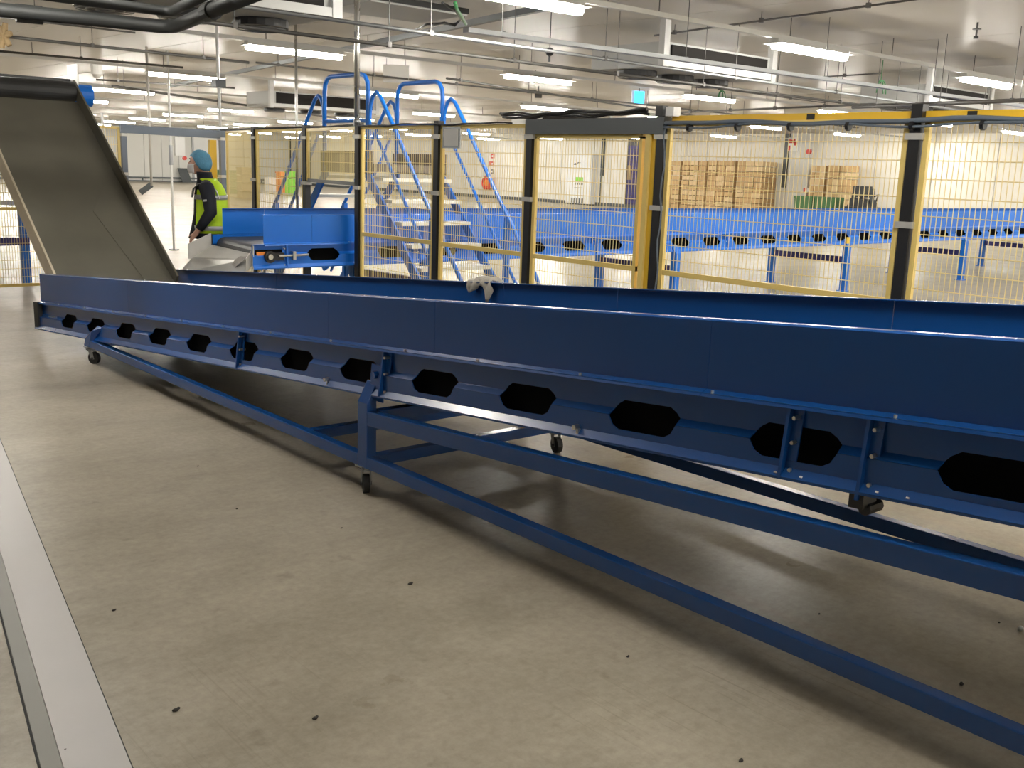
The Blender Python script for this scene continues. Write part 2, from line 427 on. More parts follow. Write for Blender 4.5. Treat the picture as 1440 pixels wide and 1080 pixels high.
# main conveyor on its wheeled frame ------------------------------------------------------
XN, W1 = 2.887, 1.262
mp1 = lambda t, w_, h: V((XN + w_, t, .8668 - .0783 * t + h))
F1, S1 = .2473, .5116
slots1 = [9.1515 - .6647 * n for n in range(0, 17)]
conv1 = belt_conveyor('belt_conveyor', 'long dark blue belt conveyor sloping across the foreground on a wheeled blue frame', mp1, (XN, 4.36, 0),
                      -2.45, 10.03, W1, F1, S1, slots1, [7.79, 4.839, 3.864, 2.23, .2, -1.2], [(5.865, 0), (4.255, .01), (1.864, 0), (1.578, -.02), (-.9, 0)],
                      [9.4, 8.72, 8.06, 7.4, 6.75, 6.1, 5.47, 4.778, 4.077, 3.508, 2.852, 2.188, 1.497, .8])
for w0, w1_ in ((-.05, -.006), (W1 + .006, W1 + .05)):
    b = MB(); b.hexa([mp1(9.93, w0, -.005), mp1(10.045, w0, -.005), mp1(10.045, w1_, -.005), mp1(9.93, w1_, -.005), mp1(9.93, w0, F1 + .005), mp1(10.045, w0, F1 + .005), mp1(10.045, w1_, F1 + .005), mp1(9.93, w1_, F1 + .005)]); b.build('end_cheek', 'rubber', conv1)
b = MB().cyl(mp1(9.72, -.012, .125), mp1(9.52, -.012, .128), .008, 8); b.build('tension_bolt', 'zinc', conv1)
for t in (1.586,):
    b = MB(); b.hexa([mp1(t - .03, -.05, -.05), mp1(t + .02, -.05, -.05), mp1(t + .02, .03, -.05), mp1(t - .03, .03, -.05), mp1(t - .03, -.05, -.004), mp1(t + .02, -.05, -.004), mp1(t + .02, .03, -.004), mp1(t - .03, .03, -.004)])
    b.cyl(mp1(t - .02, -.02, -.055), mp1(t - .02, .06, -.055), .022, 10)
    b.build('roller_bracket', 'black', conv1)
for t in (4.786, 2.836):
    b = MB(); b.cyl(mp1(t, -.062, .04), mp1(t, -.03, .04), .011, 8).box(*(lambda p: (p.x - .008, p.x + .008, p.y - .006, p.y + .006, p.z - .035, p.z))(mp1(t - .012, -.045, .035)))
    b.build('rail_clip', 'zinc', conv1)
b = MB()
for t in (1.882, 1.783, 1.514, 1.414): b.cyl(mp1(t, -.047, .017), mp1(t, -.05, .0125), .007, 8)
b.build('flange_rivets', 'white', conv1)['kind'] = 'stuff'
# frame: legs, rails, cross beams, castors
XR, XF = 2.832, XN + W1 + .055
def leg1(x, y, z0, zf, zb, inw):
    a = x - .03 * inw; c = x + .03 * inw
    b = MB(); b.hexa([(a, y - .045, z0), (c, y - .045, z0), (c, y + .045, z0), (a, y + .045, z0), (a, y - .045, zf), (c, y - .045, zb), (c, y + .045, zb), (a, y + .045, zf)])
    return b.build('leg', 'blue', conv1, bevel=.004)
for x, inw in ((XR, 1), (XF, -1)):
    for y, zf, zb in ((4.365, .490, .600), (.285, .80, .915)):
        leg1(x, y, .142, zf, zb, inw)
        p = mp1(y - .06, 0 if inw > 0 else W1, .14)
        MB().hexa([(x + .028 * inw, y - .10, .50 + .0783 * (4.36 - y)), (x + .036 * inw, y - .10, .50 + .0783 * (4.36 - y)), (x + .036 * inw, y + .03, .50 + .0783 * (4.36 - y)), (x + .028 * inw, y + .03, .50 + .0783 * (4.36 - y)),
                   (x + .028 * inw, y - .10, .69 + .0783 * (4.36 - y)), (x + .036 * inw, y - .10, .69 + .0783 * (4.36 - y)), (x + .036 * inw, y - .0, .69 + .0783 * (4.36 - y)), (x + .028 * inw, y - .0, .69 + .0783 * (4.36 - y))]).build('bracket', 'blue', conv1)
        MB().cyl((x + .0 * inw, y - .05, .64 + .0783 * (4.36 - y)), (x + .045 * inw, y - .05, .64 + .0783 * (4.36 - y)), .02, 10).build('pivot_bolt', 'blue', conv1)
    # short slanted leg at the low end
    b = MB(); a = x - .03 * inw; c = x + .03 * inw
    b.hexa([(a, 8.49, .142), (c, 8.49, .142), (c, 8.60, .142), (a, 8.60, .142), (a, 8.40, .29), (c, 8.30, .33), (c, 8.42, .33), (a, 8.56, .21)])
    b.build('leg', 'blue', conv1, bevel=.004)
    MB().bar((x, 8.5, .174), (x, -2.3, .174), .056, .064).build('lower_rail', 'blue', conv1, bevel=.004)
    MB().bar((x, 4.33, .449 - .0375), (x, -2.3, .449 - .0375 + .0634 * 6.63), .055, .075).build('upper_rail', 'blue', conv1, bevel=.004)
    castor(conv1, x, 8.53, .142, math.radians(-60 if inw > 0 else 200)); castor(conv1, x + .012, 4.395, .142, math.radians(-118 if inw > 0 else -105)); castor(conv1, x, .29, .142, math.radians(-80))
for y, z in ((5.0, .172), (4.365, .172), (4.365, .41), (.285, .172), (.285, .66), (8.5, .174)):
    MB().bar((XR + .03, y, z), (XF - .03, y, z), .06, .06).build('cross_beam', 'blue', conv1, bevel=.003)

# second conveyor coming through the fence ------------------------------------------------
YN, W2, XH = 8.68, 1.238, 4.37
mp2 = lambda t, w_, h: V((t + .155 * w_ * max(0, 1 - (t - XH) / 2.5) , YN + w_, .712 + .0012 * (t - XH) + h))
F2, S2 = .220, .490
slots2 = [5.117] + [7.846 + .6438 * n for n in range(-3, 33)]
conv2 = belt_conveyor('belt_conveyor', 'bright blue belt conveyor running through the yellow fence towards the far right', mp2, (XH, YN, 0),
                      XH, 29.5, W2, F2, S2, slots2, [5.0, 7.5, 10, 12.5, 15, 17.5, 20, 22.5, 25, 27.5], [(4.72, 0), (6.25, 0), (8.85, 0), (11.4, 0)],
                      [5.4 + .65 * k for k in range(30)], slot_l=.17, paint='blue_lit')
for X in (6.3, 10.3, 14.38, 18.28, 22.0, 26.0):
    for y, inw in ((YN - .06, 1), (YN + W2 + .06, -1)):
        b = MB(); a = y - .045 * inw; c = y + .045 * inw
        b.hexa([(X - .05, a, .0), (X + .05, a, .0), (X + .05, c, .0), (X - .05, c, .0), (X - .05, a, .70), (X + .05, a, .70), (X + .05, c, .81), (X - .05, c, .81)])
        b.build('leg', 'blue_lit', conv2, bevel=.004)
        MB().box(X - .08, X + .08, y - .07, y + .07, 0, .012).build('foot_plate', 'blue_lit', conv2)
    MB().bar((X, YN - .03, .49), (X, YN + W2 + .03, .49), .06, .09).build('cross_beam', 'navy', conv2)
p = V((14.38, YN - .062, .80))
MB().box(p.x - .05, p.x + .05, YN - .075, YN - .062, .74, .84).build('warning_sticker', 'yellowdeep', conv2)
# head end: black plate painted as the shade in the take-up opening, bearing, tension bolt, bright end edge
MB().box(4.40, 4.72, YN - .012, YN - .006, .765, .885).build('takeup_shade', 'inner', conv2)
MB().box(4.41, 4.50, YN - .022, YN - .013, .775, .865).build('orange_guard', 'orange', conv2)
bb = MB().cyl((4.53, YN - .06, .82), (4.53, YN - .014, .82), .055, 18).box(4.53, 4.68, YN - .045, YN - .014, .785, .855).build('drum_bearing', 'black', conv2)
MB().cyl((4.52, YN - .085, .822), (4.52, YN - .05, .822), .026, 14).build('shaft_end', 'zinc', bb)
MB().cyl((4.62, YN - .05, .825), (4.93, YN - .05, .832), .011, 8).box(4.76, 4.79, YN - .07, YN - .01, .79, .865).build('tension_bolt', 'zinc', conv2)
MB().box(4.372, 4.378, YN - .03, YN, .71, .925).build('end_edge', 'lightsteel', conv2)
# sheet steel chute below the drum
d0, d1 = YN + .03, YN + W2 - .03
T = lambda x, y, z: V((x, y, z))
b = MB(); fo = [T(4.34, d0, .80), T(4.33, d1, .715), T(4.545, d1, .835), T(4.42, d0, .84)]
b.prism(fo, (0, 0, -.004)); b.prism([T(4.34, d0, .80), T(4.33, d1, .715), T(4.23, d1 + .12, .55), T(4.27, d0 - .02, .55)], (.004, 0, 0))
b.build('chute_plate', 'lightsteel', conv2)
b = MB(); b.prism([T(4.295, d1 + .02, .848), T(4.545, d1 + .02, .955), T(4.545, d1 + .02, .80), T(4.34, d1 + .02, .70), T(4.295, d1 + .02, .70)], (0, .004, 0))
b.build('chute_side', 'lightsteel', conv2); b = MB(); b.prism([T(4.32, d0 - .02, .81), T(4.41, d0 - .02, .925), T(4.41, d0 - .02, .77), T(4.31, d0 - .02, .68)], (0, .004, 0)); b.build('chute_side', 'lightsteel', conv2)
b = MB(); pts = [onx(u, v, 4.30) for u, v in ((338, 360), (345, 361), (343, 366), (337, 370), (330, 376), (331, 370), (326, 372), (330, 365))]
tag(b.prism(pts, (.01, 0, 0)).build('rag_scrap', 'cloth', loc=pts[0]), 'torn scrap of pale rag caught on the steel chute', 'rag')

# ---------------------------------------------------------------- feed conveyor with the steep chute at upper left
feed = thing('feed_conveyor', 'steep dark steel chute with a black drum at its top, at upper left', 'conveyor', (3.5, 12.4, 0))
xa, xb = 3.0, 4.04
lo = lambda x: V((x, 9.68, .455)); hi_ = lambda x: V((x, 12.19, 2.262))
nrm = V((0, -(2.262 - .455), 12.19 - 9.68)).normalized()
b = MB(); b.prism([lo(xa), lo(xb), hi_(xb), hi_(xa)], nrm * -.006); b.build('chute_plate', 'chute', feed)
def flange(x, th, h, dn=.006):
    b = MB(); A = lo(x); B = hi_(x) + (hi_(x) - lo(x)).normalized() * .22
    b.prism([A - nrm * dn, B - nrm * dn, B + nrm * h, A + nrm * h], (th, 0, 0)); return b
flange(xb, .02, .14).build('side_flange', 'chute', feed)
flange(xa - .02, .02, .012, .16).build('side_flange', 'chute_lit', feed)
MB().cyl((xa - .3, 12.26, 2.37), (xb - .01, 12.26, 2.37), .115, 28).build('drum', 'rubber', feed, smooth=False)
pp = lambda x, y, h: V((x, y, .455 + (y - 9.68) * .72)) + nrm * h
A, B_, C_, D = pp(xb - .42, 10.62, .004), pp(xb - .24, 9.70, .004), pp(xb - .005, 9.66, .05), pp(xb - .005, 11.2, .004)
MB().add([A, B_, C_, D], [(0, 1, 2), (0, 2, 3)]).build('deflector_plate', 'chute', feed, solid=.004)
MB().box(xa - .3, xb + .01, 12.40, 16.5, 2.36, 2.52).build('frame_body', 'black', feed)
MB().box(xb + .022, xb + .03, 12.20, 12.54, 2.44, 2.68).build('side_guard', 'white', feed)
MB().cyl((xb + .06, 12.62, 2.36), (xb + .30, 12.62, 2.36), .125, 20).build('drive_motor', 'blue_lit', feed, smooth=False)
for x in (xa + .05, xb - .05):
    MB().box(x - .05, x + .05, 14.3, 14.4, 0, 2.36).build('leg', 'blue_lit', feed)
MB().box(1.8, xb, 14.29, 14.36, .50, .60).build('cross_beam', 'navy', feed)
MB().box(2.2, xb - .05, 14.6, 14.66, 1.0, 1.06).build('cross_beam', 'lightsteel', feed)

# ---------------------------------------------------------------- safety fence
ZT, ZM = 2.03, 1.03
PA = [V((5.45, y, 0)) for y in (-1.0, 1.05, 2.91, 4.74, 6.08, 7.29, 8.56)]     # near to far posts on the straight run
PB = [V((5.72, 10.04, 0)), V((5.74, 11.27, 0)), V((6.07, 12.84, 0))]
PC = [V((4.90, 13.15, 0)), V((2.3, 13.15, 0))]
plab = ['black fence post beyond the right edge of the frame, nearest of all', 'black fence post just outside the frame on the right', 'thick black fence post rightmost in view, beside the bright white wall',
        'black fence post beside the broad deep yellow gate stile', 'black fence post right of the stairs, under the left end of the grey header', 'black fence post in front of the stairs treads',
        'black fence post under the thick steel pole, right of the blue conveyor head', 'black fence post behind the blue conveyor, left of the short raised mesh panel',
        'slim black fence post between two yellow mesh panels behind the worker', 'slate grey gate post beside the deep yellow stile behind the worker', 'slate grey gate post next to the steep chute', 'black fence post hidden behind the steep chute']
for i, p in enumerate(PA + PB + PC):
    s = .032; mm = 'gatesteel' if i in (9, 10) else 'black'
    t = thing('fence_post', plab[i], 'post', p, 'fence posts')
    h = 2.12 if i == 2 else 2.08
    MB().box(p.x - s, p.x + s, p.y - s, p.y + s, .01, h).build('post', mm, t)
    MB().box(p.x - .06, p.x + .06, p.y - .06, p.y + .06, 0, .01).build('foot_plate', mm, t)
    for z in (1.93, 1.45): MB().box(p.x - s - .008, p.x + s + .004, p.y - s - .02, p.y + s + .02, z, z + .035).build('clamp', 'lightsteel', t)
def mesh_panel(p, q, label, z0=.12, z1=ZT, mid=ZM, dx=.03, dz=.10, fr='yellow', gap=.045, stile=.03, botmat=None):
    d = (q - p); Ln = d.length; d.normalize(); a = p + d * gap; c = q - d * gap; n = V((d.y, -d.x, 0))
    t = thing('mesh_fence', label, 'fence', (a.x, a.y, 0), 'mesh fence panels')
    up = V((0, 0, 1))
    for e, sg in ((a, 1), (c, -1)):
        MB().bar(e + d * sg * stile / 2 + up * z0, e + d * sg * stile / 2 + up * z1, stile, .03, n).build('stile', fr, t)
    MB().bar(a + up * z1, c + up * z1, .03, .03).build('top_rail', fr, t)
    MB().bar(a + up * z0, c + up * z0, .03, .035).build('bottom_rail', botmat or fr, t)
    if mid: MB().bar(a + up * mid, c + up * mid, .025, .035).build('middle_rail', fr, t)
    b = MB(); r = .0027; L2 = Ln - 2 * gap
    k = dx
    while k < L2:
        o = a + d * k; b.add([o + d * r + up * z0, o + n * r + up * z0, o - d * r + up * z0, o - n * r + up * z0, o + d * r + up * z1, o + n * r + up * z1, o - d * r + up * z1, o - n * r + up * z1],
                              [(0, 1, 5, 4), (1, 2, 6, 5), (2, 3, 7, 6), (3, 0, 4, 7)]); k += dx
    z = z0 + dz
    while z < z1:
        o = a + up * z + n * .004; e = c + up * z + n * .004
        b.add([o + up * r, o + n * r, o - up * r, o - n * r, e + up * r, e + n * r, e - up * r, e - n * r], [(0, 1, 5, 4), (1, 2, 6, 5), (2, 3, 7, 6), (3, 0, 4, 7)]); z += dz
    b.build('wire_mesh', 'wire', t)['kind'] = 'stuff'
    return t
mesh_panel(PA[0], PA[1], 'yellow mesh fence panel beyond the right edge of the frame')
mesh_panel(PA[1], PA[2], 'yellow mesh fence panel at the right edge, before the white wall')
mesh_panel(PA[2], PA[3], 'wide yellow mesh fence panel in front of the carton stacks')
gp = mesh_panel(PA[3] + V((0, .13, 0)), PA[4], 'yellow mesh gate panel under the dark grey header', z1=1.95)
MB().box(5.43, 5.50, PA[3].y + .045, PA[3].y + .125, .02, 1.985).build('gate_stile', 'yellowdeep', gp)
MB().box(5.41, 5.43, PA[3].y + .085, PA[3].y + .125, .02, 1.985).build('gate_stile_lip', 'yellow', gp)
mesh_panel(PA[4], PA[5], 'yellow mesh fence panel in front of the right half of the stairs')
mesh_panel(PA[5], PA[6], 'yellow mesh fence panel in front of the left half of the stairs')
mesh_panel(PA[6], PB[0], 'short raised mesh panel above the blue conveyor opening', z0=1.50, mid=None, botmat='black')
mesh_panel(PB[0], PB[1], 'yellow mesh fence panel left of the thin hanging rod')
mesh_panel(PB[1], PB[2] + V((0, -.12, 0)), 'narrow yellow mesh fence panel behind the worker, left of the slim post')
mesh_panel(PC[1], PC[0], 'yellow mesh fence panel half hidden by the steep chute')
hd = thing('gate_header', 'dark grey header beam over the mesh gate at centre right', 'beam', (5.45, 5.4, 1.96))
MB().box(5.40, 5.50, PA[3].y - .04, PA[4].y + .03, 1.965, 2.075).build('header_beam', 'greybeam', hd)
hd = thing('gate_header', 'slate blue header beam over the open gateway behind the worker', 'beam', (5.5, 13.0, 1.97))
MB().bar(V((4.87, 13.155, 2.02)), V((6.11, 12.83, 2.0)), .08, .10).build('header_beam', 'gatesteel', hd)
st = thing('gate_stile', 'deep yellow sliding gate stile behind the worker head', 'gate', (5.98, 12.9, 0))
MB().box(5.90, 5.99, 12.83, 12.89, .02, 1.93).build('stile', 'yellowdeep', st)
tb = thing('fence_rail', 'yellow rail along the fence top at upper right', 'rail', (5.47, 3.0, 2.05))
MB().box(5.46, 5.50, -1.0, PA[3].y - .06, 2.035, 2.085).build('rail', 'yellowdeep', tb)
for y in (3.6, 2.62, 2.1): MB().box(5.452, 5.47, y - .025, y + .025, 2.04, 2.08).build('rail_clip', 'rubber', tb)
def sag(y0, y1, x, z, amp, n=40, ph=0):
    return [(x, y0 + (y1 - y0) * i / n, z + amp * math.sin(ph + i * .55) + amp * .6 * math.sin(i * 1.3)) for i in range(n + 1)]
h = thing('cable_hose', 'grey ribbed cable hose tied along the yellow fence top', 'hose', (5.40, 3, 2.0))
MB().tube(sag(-1, PA[3].y - .05, 5.405, 2.03, .008), .014, 8).build('hose', 'hose', h, smooth=True)
MB().tube(sag(-1, PA[3].y - .05, 5.395, 2.012, .01, ph=2), .008, 6).build('hose', 'hose', h, smooth=True)
b = MB()
for k in range(14): b.cyl((5.405, -.6 + k * .39, 2.005), (5.405, -.58 + k * .39, 2.005), .028, 8)
b.build('cable_ties', 'black', h)['kind'] = 'stuff'
h = thing('cable_bundle', 'black cable bundle draped over the dark grey gate header', 'cable', (5.40, 5.4, 2.08))
for k in range(3): MB().tube(sag(PA[3].y + .1, PA[4].y + .3, 5.40 - .015 * k, 2.095 + .012 * k, .008, 24, k), .011, 6).build('cable', 'black', h, smooth=True)
h = thing('cable_bundle', 'thin black cable clipped along the fence top before the stairs', 'cable', (5.40, 7.4, 2.04))
MB().tube(sag(PA[4].y + .2, PA[6].y, 5.41, 2.05, .006, 24), .008, 6).build('cable', 'black', h, smooth=True)
MB().tube([(5.43, 8.5, 2.06), (5.6, 9.4, 2.05), (5.70, 10.04, 2.06), (5.72, 11.27, 2.05), (6.05, 12.8, 2.06)], .012, 6).build('cable', 'black', h)
h = thing('power_cable', 'thin grey cable running down the black post beside the gate stile', 'cable', (5.40, 4.69, 0))
MB().tube([(5.41, 4.69 + .012 * math.sin(k * 1.7), 2.05 - k * .1) for k in range(20)], .006, 6).build('cable', 'hose', h)
bx = thing('white_sensor_box', 'small white box clipped on top of the gate post', 'box', (5.43, 4.66, 2.09))
MB().box(5.40, 5.47, 4.62, 4.69, 2.08, 2.14).build('box', 'white', bx); MB().box(5.40, 5.46, 4.72, 4.78, 2.08, 2.15).build('socket', 'black', bx)
bx = thing('sign_plate', 'blank pale plate hung on the mesh top beside the stairs rail', 'sign', (5.40, 7.05, 1.95))
MB().box(5.40, 5.41, 6.93, 7.17, 1.85, 2.03).build('frame', 'galv', bx); MB().box(5.396, 5.40, 6.955, 7.145, 1.87, 2.01).build('plate', 'paper', bx)

# ---------------------------------------------------------------- crossover stairs
stz = thing('crossover_stairs', 'blue crossover stairs with pale treads climbing over the bright blue conveyor', 'stairs', (6.26, 9.35, 0))
XL, XRr = 5.80, 6.73
MB().box(XL, XRr, 8.84, 9.88, 1.62, 1.70).build('platform', 'brown', stz)
sy, sz = .172, .2105
for k in range(8):
    z = 1.564 - .2105 * k + .0; y = 8.74 - .172 * k
    if z > .05:
        MB().box(XL + .03, XRr - .03, y - .02, y + .19, z - .035, z).build('tread', 'tread', stz)
        MB().box(XL + .03, XRr - .03, 18.72 - y - .19, 18.72 - y + .02, z - .035, z).build('tread', 'tread', stz)
for x in (XL, XRr):
    for m_ in (lambda y: y, lambda y: 18.72 - y):
        a = V((x, m_(8.95), 1.66)); c = V((x, m_(7.55), -.0 + .02))
        b = MB(); b.prism([(x - .012, m_(8.98), 1.69), (x - .012, m_(8.98), 1.56), (x - .012, m_(7.61), .0), (x - .012, m_(7.46), .0)], (.024, 0, 0)); b.build('stringer', 'blue_lit', stz)
        pts = [V((x, m_(8.92), 1.75)), V((x, m_(8.92), 2.15)), V((x, m_(8.905), 2.27)), V((x, m_(8.86), 2.36)), V((x, m_(8.80), 2.39)), V((x, m_(8.73), 2.35)), V((x, m_(8.51), 2.08)), V((x, m_(8.056), 1.50)), V((x, m_(7.797), 1.19)), V((x, m_(7.35), .64)), V((x, m_(7.28), .52)), V((x, m_(7.28), .42)), V((x, m_(7.34), .36)), V((x, m_(7.42), .40))]
        MB().tube(pts, .021, 10).build('handrail', 'blue_lit', stz, smooth=True)
        MB().tube([V((x, m_(8.80), 1.98)), V((x, m_(7.72), .63)), V((x, m_(7.5), .36))], .017, 8).build('middle_rail', 'blue_lit', stz, smooth=True)
        MB().box(x - .025, x + .025, m_(7.83) - .025, m_(7.83) + .025, 0, 1.22).build('support_post', 'blue_lit', stz)
    pts = [V((x, 8.95, 1.55)), V((x, 8.95, 2.42)), V((x, 8.965, 2.50)), V((x, 9.01, 2.555)), V((x, 9.08, 2.575)), V((x, 9.66, 2.575)), V((x, 9.73, 2.555)), V((x, 9.775, 2.50)), V((x, 9.79, 2.42)), V((x, 9.79, 1.55))]
    MB().tube(pts, .024, 10).build('guard_rail', 'blue_lit', stz, smooth=True)
    MB().cyl((x, 8.95, 2.12), (x, 9.79, 2.12), .02, 8).build('guard_middle_rail', 'blue_lit', stz)
    MB().box(x - .012, x + .012, 8.86, 9.86, 1.60, 1.82).build('kick_plate', 'brown', stz)

kst = 5.88 / 5.80                                # the stairs stand a little further behind the fence
for ch in stz.children:
    for v in ch.data.vertices:
        p = v.co + stz.location
        v.co = V((p.x * kst, p.y * kst, max(0, 1.7 + (p.z - 1.7) * kst))) - stz.location

# ---------------------------------------------------------------- poles
def pole(name, label, pts, r, m, n=10):
    t = thing(name, label, 'pole', (pts[-1][0], pts[-1][1], 0)); MB().tube(pts, r, n).build('pole', m, t, smooth=True); return t
t = pole('steel_pole', 'thick shiny steel conduit pole from ceiling to fence post, left of the stairs', [(5.45, 8.61, ZC), (5.45, 8.60, 2.06)], .027, 'steel', 14)
MB().cyl((5.45, 8.60, 2.05), (5.45, 8.60, 2.10), .035, 12).build('collar', 'galv', t)
a = onz(412, 0, ZC); 
t = pole('hanging_rod', 'thin steel rod hanging from the ceiling before the raised mesh panel', [(5.86, 10.5, ZC), (5.70, 10.21, 1.0)], .015, 'steel')
t = pole('floor_pole', 'slim white pole standing on the floor seen through the open gateway', [(7.75, 18.5, ZC), (7.75, 18.5, .0)], .02, 'white')
MB().cyl((7.75, 18.5, 0), (7.75, 18.5, .02), .09, 12).build('foot', 'greybeam', t)
MB().cyl((7.75, 18.5, 1.55), (7.75, 18.5, 1.9), .035, 10).build('sleeve', 'galv', t)
MB().box(7.78, 7.96, 18.36, 18.42, 1.72, 2.05).build('control_box', 'white', t)
MB().cyl((7.94, 18.38, 1.68), (7.94, 18.32, 1.68), .035, 12).build('red_knob', 'red', t)
t = pole('hanging_pole', 'pale pole hanging beside the slim floor pole, with a tilted foot', [(7.25, 18.2, ZC), (7.25, 18.2, 1.18)], .022, 'lightsteel')
MB().bar((7.25, 18.2, 1.2), (7.08, 18.3, 1.05), .03, .10).build('tilted_foot', 'greybeam', t)
t = pole('hanging_pole', 'white pole hanging above the right end of the gateway header', [(6.25, 13.3, ZC), (6.2, 13.15, 2.1)], .02, 'white')
MB().box(6.13, 6.27, 13.1, 13.24, 2.62, 2.72).build('clamp', 'greybeam', t)
t = pole('hanging_pole', 'white pole in front of the mesh panel half hidden by the steep chute', [(4.66, 13.19, 2.2), (4.72, 13.19, 1.45)], .015, 'white')
MB().box(4.66, 4.78, 13.17, 13.25, 1.42, 1.62).build('white_box', 'white', t)

# ---------------------------------------------------------------- ceiling services
def line(name, label, cat, u0, v0, u1, v1, z, r, m, drop=2.4, ext=(0, 0), shape='pipe', group=None):
    a = onz(u0, v0, z); c = onz(u1, v1, z); d = (c - a).normalized(); a = a - d * ext[0]; c = c + d * ext[1]
    t = thing(name, label, cat, a, group)
    if shape == 'pipe': MB().tube([a, c], r, 8).build('pipe', m, t, smooth=True)
    else: MB().bar(a, c, r[0], r[1]).build('body', m, t)
    if drop:
        b = MB(); L = (c - a).length; k = .4
        while k < L:
            p = a + d * k; b.cyl(p, (p.x, p.y, ZC), .005, 5); b.box(p.x - .02, p.x + .02, p.y - .02, p.y + .02, z - .02, z + .03); k += drop
        b.build('hangers', 'darkpipe', t)['kind'] = 'stuff'
    return t
line('conduit_pipe', 'shiny steel conduit pipe crossing the upper middle below the ceiling', 'pipe', 360, 12, 1080, 116, 2.9, .018, 'galv', ext=(1, 8))
t = line('cable_tray', 'perforated grey cable tray hanging at upper right', 'tray', 655, 42, 1080, 100, 2.86, (.085, .04), 'galv', ext=(0, 9), shape='bar')
line('sprinkler_pipe', 'dark brown pipe below the cable tray at upper right', 'pipe', 360, 40, 1080, 131, 2.82, .018, 'darkpipe', ext=(.6, 12), drop=1.6)
line('sprinkler_pipe', 'thin dark pipe under the second row of lights, behind the stairs rails', 'pipe', 360, 88, 720, 127, 3.2, .016, 'darkpipe', ext=(0, 14), drop=1.9)
line('sprinkler_pipe', 'dark pipe across the upper left, ending near the big tube light', 'pipe', 15, 52, 350, 88, 3.2, .022, 'darkpipe', ext=(1, 0), drop=1.7)
line('sprinkler_pipe', 'thin dark pipe across the upper left, the second one down', 'pipe', 10, 73, 257, 95, 3.2, .018, 'darkpipe', ext=(1, 0), drop=1.7)
line('sprinkler_pipe', 'thin dark pipe just under the black duct at upper left', 'pipe', 0, 24, 190, 46, 3.25, .012, 'darkpipe', drop=2.5)
line('sprinkler_pipe', 'dark pipe left of the white pole above the gateway', 'pipe', 135, 112, 330, 124, 3.1, .018, 'darkpipe', drop=3)
line('sprinkler_pipe', 'dark distant pipe above the gateway header', 'pipe', 235, 132, 430, 160, 3.02, .026, 'darkpipe', drop=4, ext=(2, 10))
line('cable_pipe', 'thin grey pipe above the grey header', 'pipe', 720, 86, 900, 110, 3.25, .012, 'darkpipe', ext=(0, 6))
line('cable_pipe', 'thin dark pipe running to the fence top at right', 'pipe', 720, 124, 930, 156, 3.15, .02, 'darkpipe', ext=(2, 6))
line('rising_pipe', 'thin dark rod across the grey ceiling at top right', 'pipe', 920, 50, 1280, 0, 3.45, .012, 'darkpipe', drop=1.5, ext=(0, .6))
line('strut_channel', 'grey strut channel running diagonally across the ceiling at top', 'beam', 240, 121, 720, 20, 3.42, (.07, .07), 'greybeam', ext=(0, 2), shape='bar', drop=3)
line('rising_pipe', 'short dark rod left of the cooler at upper right', 'pipe', 885, 70, 940, 62, 3.4, .012, 'darkpipe', drop=0)
line('cable_conduit', 'dark conduit over the yellow fence rail at right', 'pipe', 960, 158, 1120, 151, 2.75, .015, 'darkpipe', ext=(.2, 1.5), drop=1)
line('cable_conduit', 'dark conduit at the right edge above the fence', 'pipe', 1215, 150, 1438, 141, 2.7, .025, 'darkpipe', ext=(.2, .5), drop=1)
line('cable_conduit', 'thin dark conduit above the second cooler', 'pipe', 1160, 108, 1240, 103, 3.4, .012, 'darkpipe', drop=.9)
# valve on the pipe and green cable loops
p = onz(773, 73, 2.9); t = thing('pipe_valve', 'round dark valve on the pipe below the cable tray', 'valve', p)
MB().sphere(p, .045).cyl(p - V((0, 0, .1)), p, .012, 8).cyl(p, (p.x, p.y, ZC), .005, 5).build('valve', 'black', t)
def loop(label, u, v, z, s=.18):
    p = onz(u, v, z); t = thing('cable_loop', label, 'cable', p)
    for k in range(2):
        MB().tube([p + V((s * math.cos(a) * (.5 + .2 * k) + .04 * k, 0, -.1 + s * math.sin(a))) for a in [math.pi * i / 10 for i in range(11)]], .010, 6).build('cable', 'cable', t, smooth=True)
    MB().cyl((p.x, p.y, p.z + .05), (p.x, p.y, ZC), .008, 6).build('dropper', 'cable', t)
loop('green cable loop hanging below the cooler, above the white gate box', 1014, 130, 3.1, .13)
loop('green cable loop on the tray left of the second cooler', 1238, 122, 3.15, .2)
p = onz(640, 20, 3.3); t = thing('cable_bunch', 'green and black cables spilling from the strut at top centre', 'cable', p)
q = [onz(u, v, 3.3) for u, v in ((600, 45), (610, 35), (625, 32), (640, 36), (648, 26), (640, 14), (622, 4))]
MB().tube(q, .014, 6).build('cable', 'black', t, smooth=True)
q = [onz(u, v, 3.32) for u, v in ((580, 44), (600, 34), (620, 33), (642, 34))]
MB().tube(q, .014, 6).build('cable', 'black', t, smooth=True)
q = [onz(u, v, 3.3) for u, v in ((655, 34), (648, 22), (642, 12), (640, 4))]
MB().tube(q, .02, 6).build('cable', 'cable', t, smooth=True)
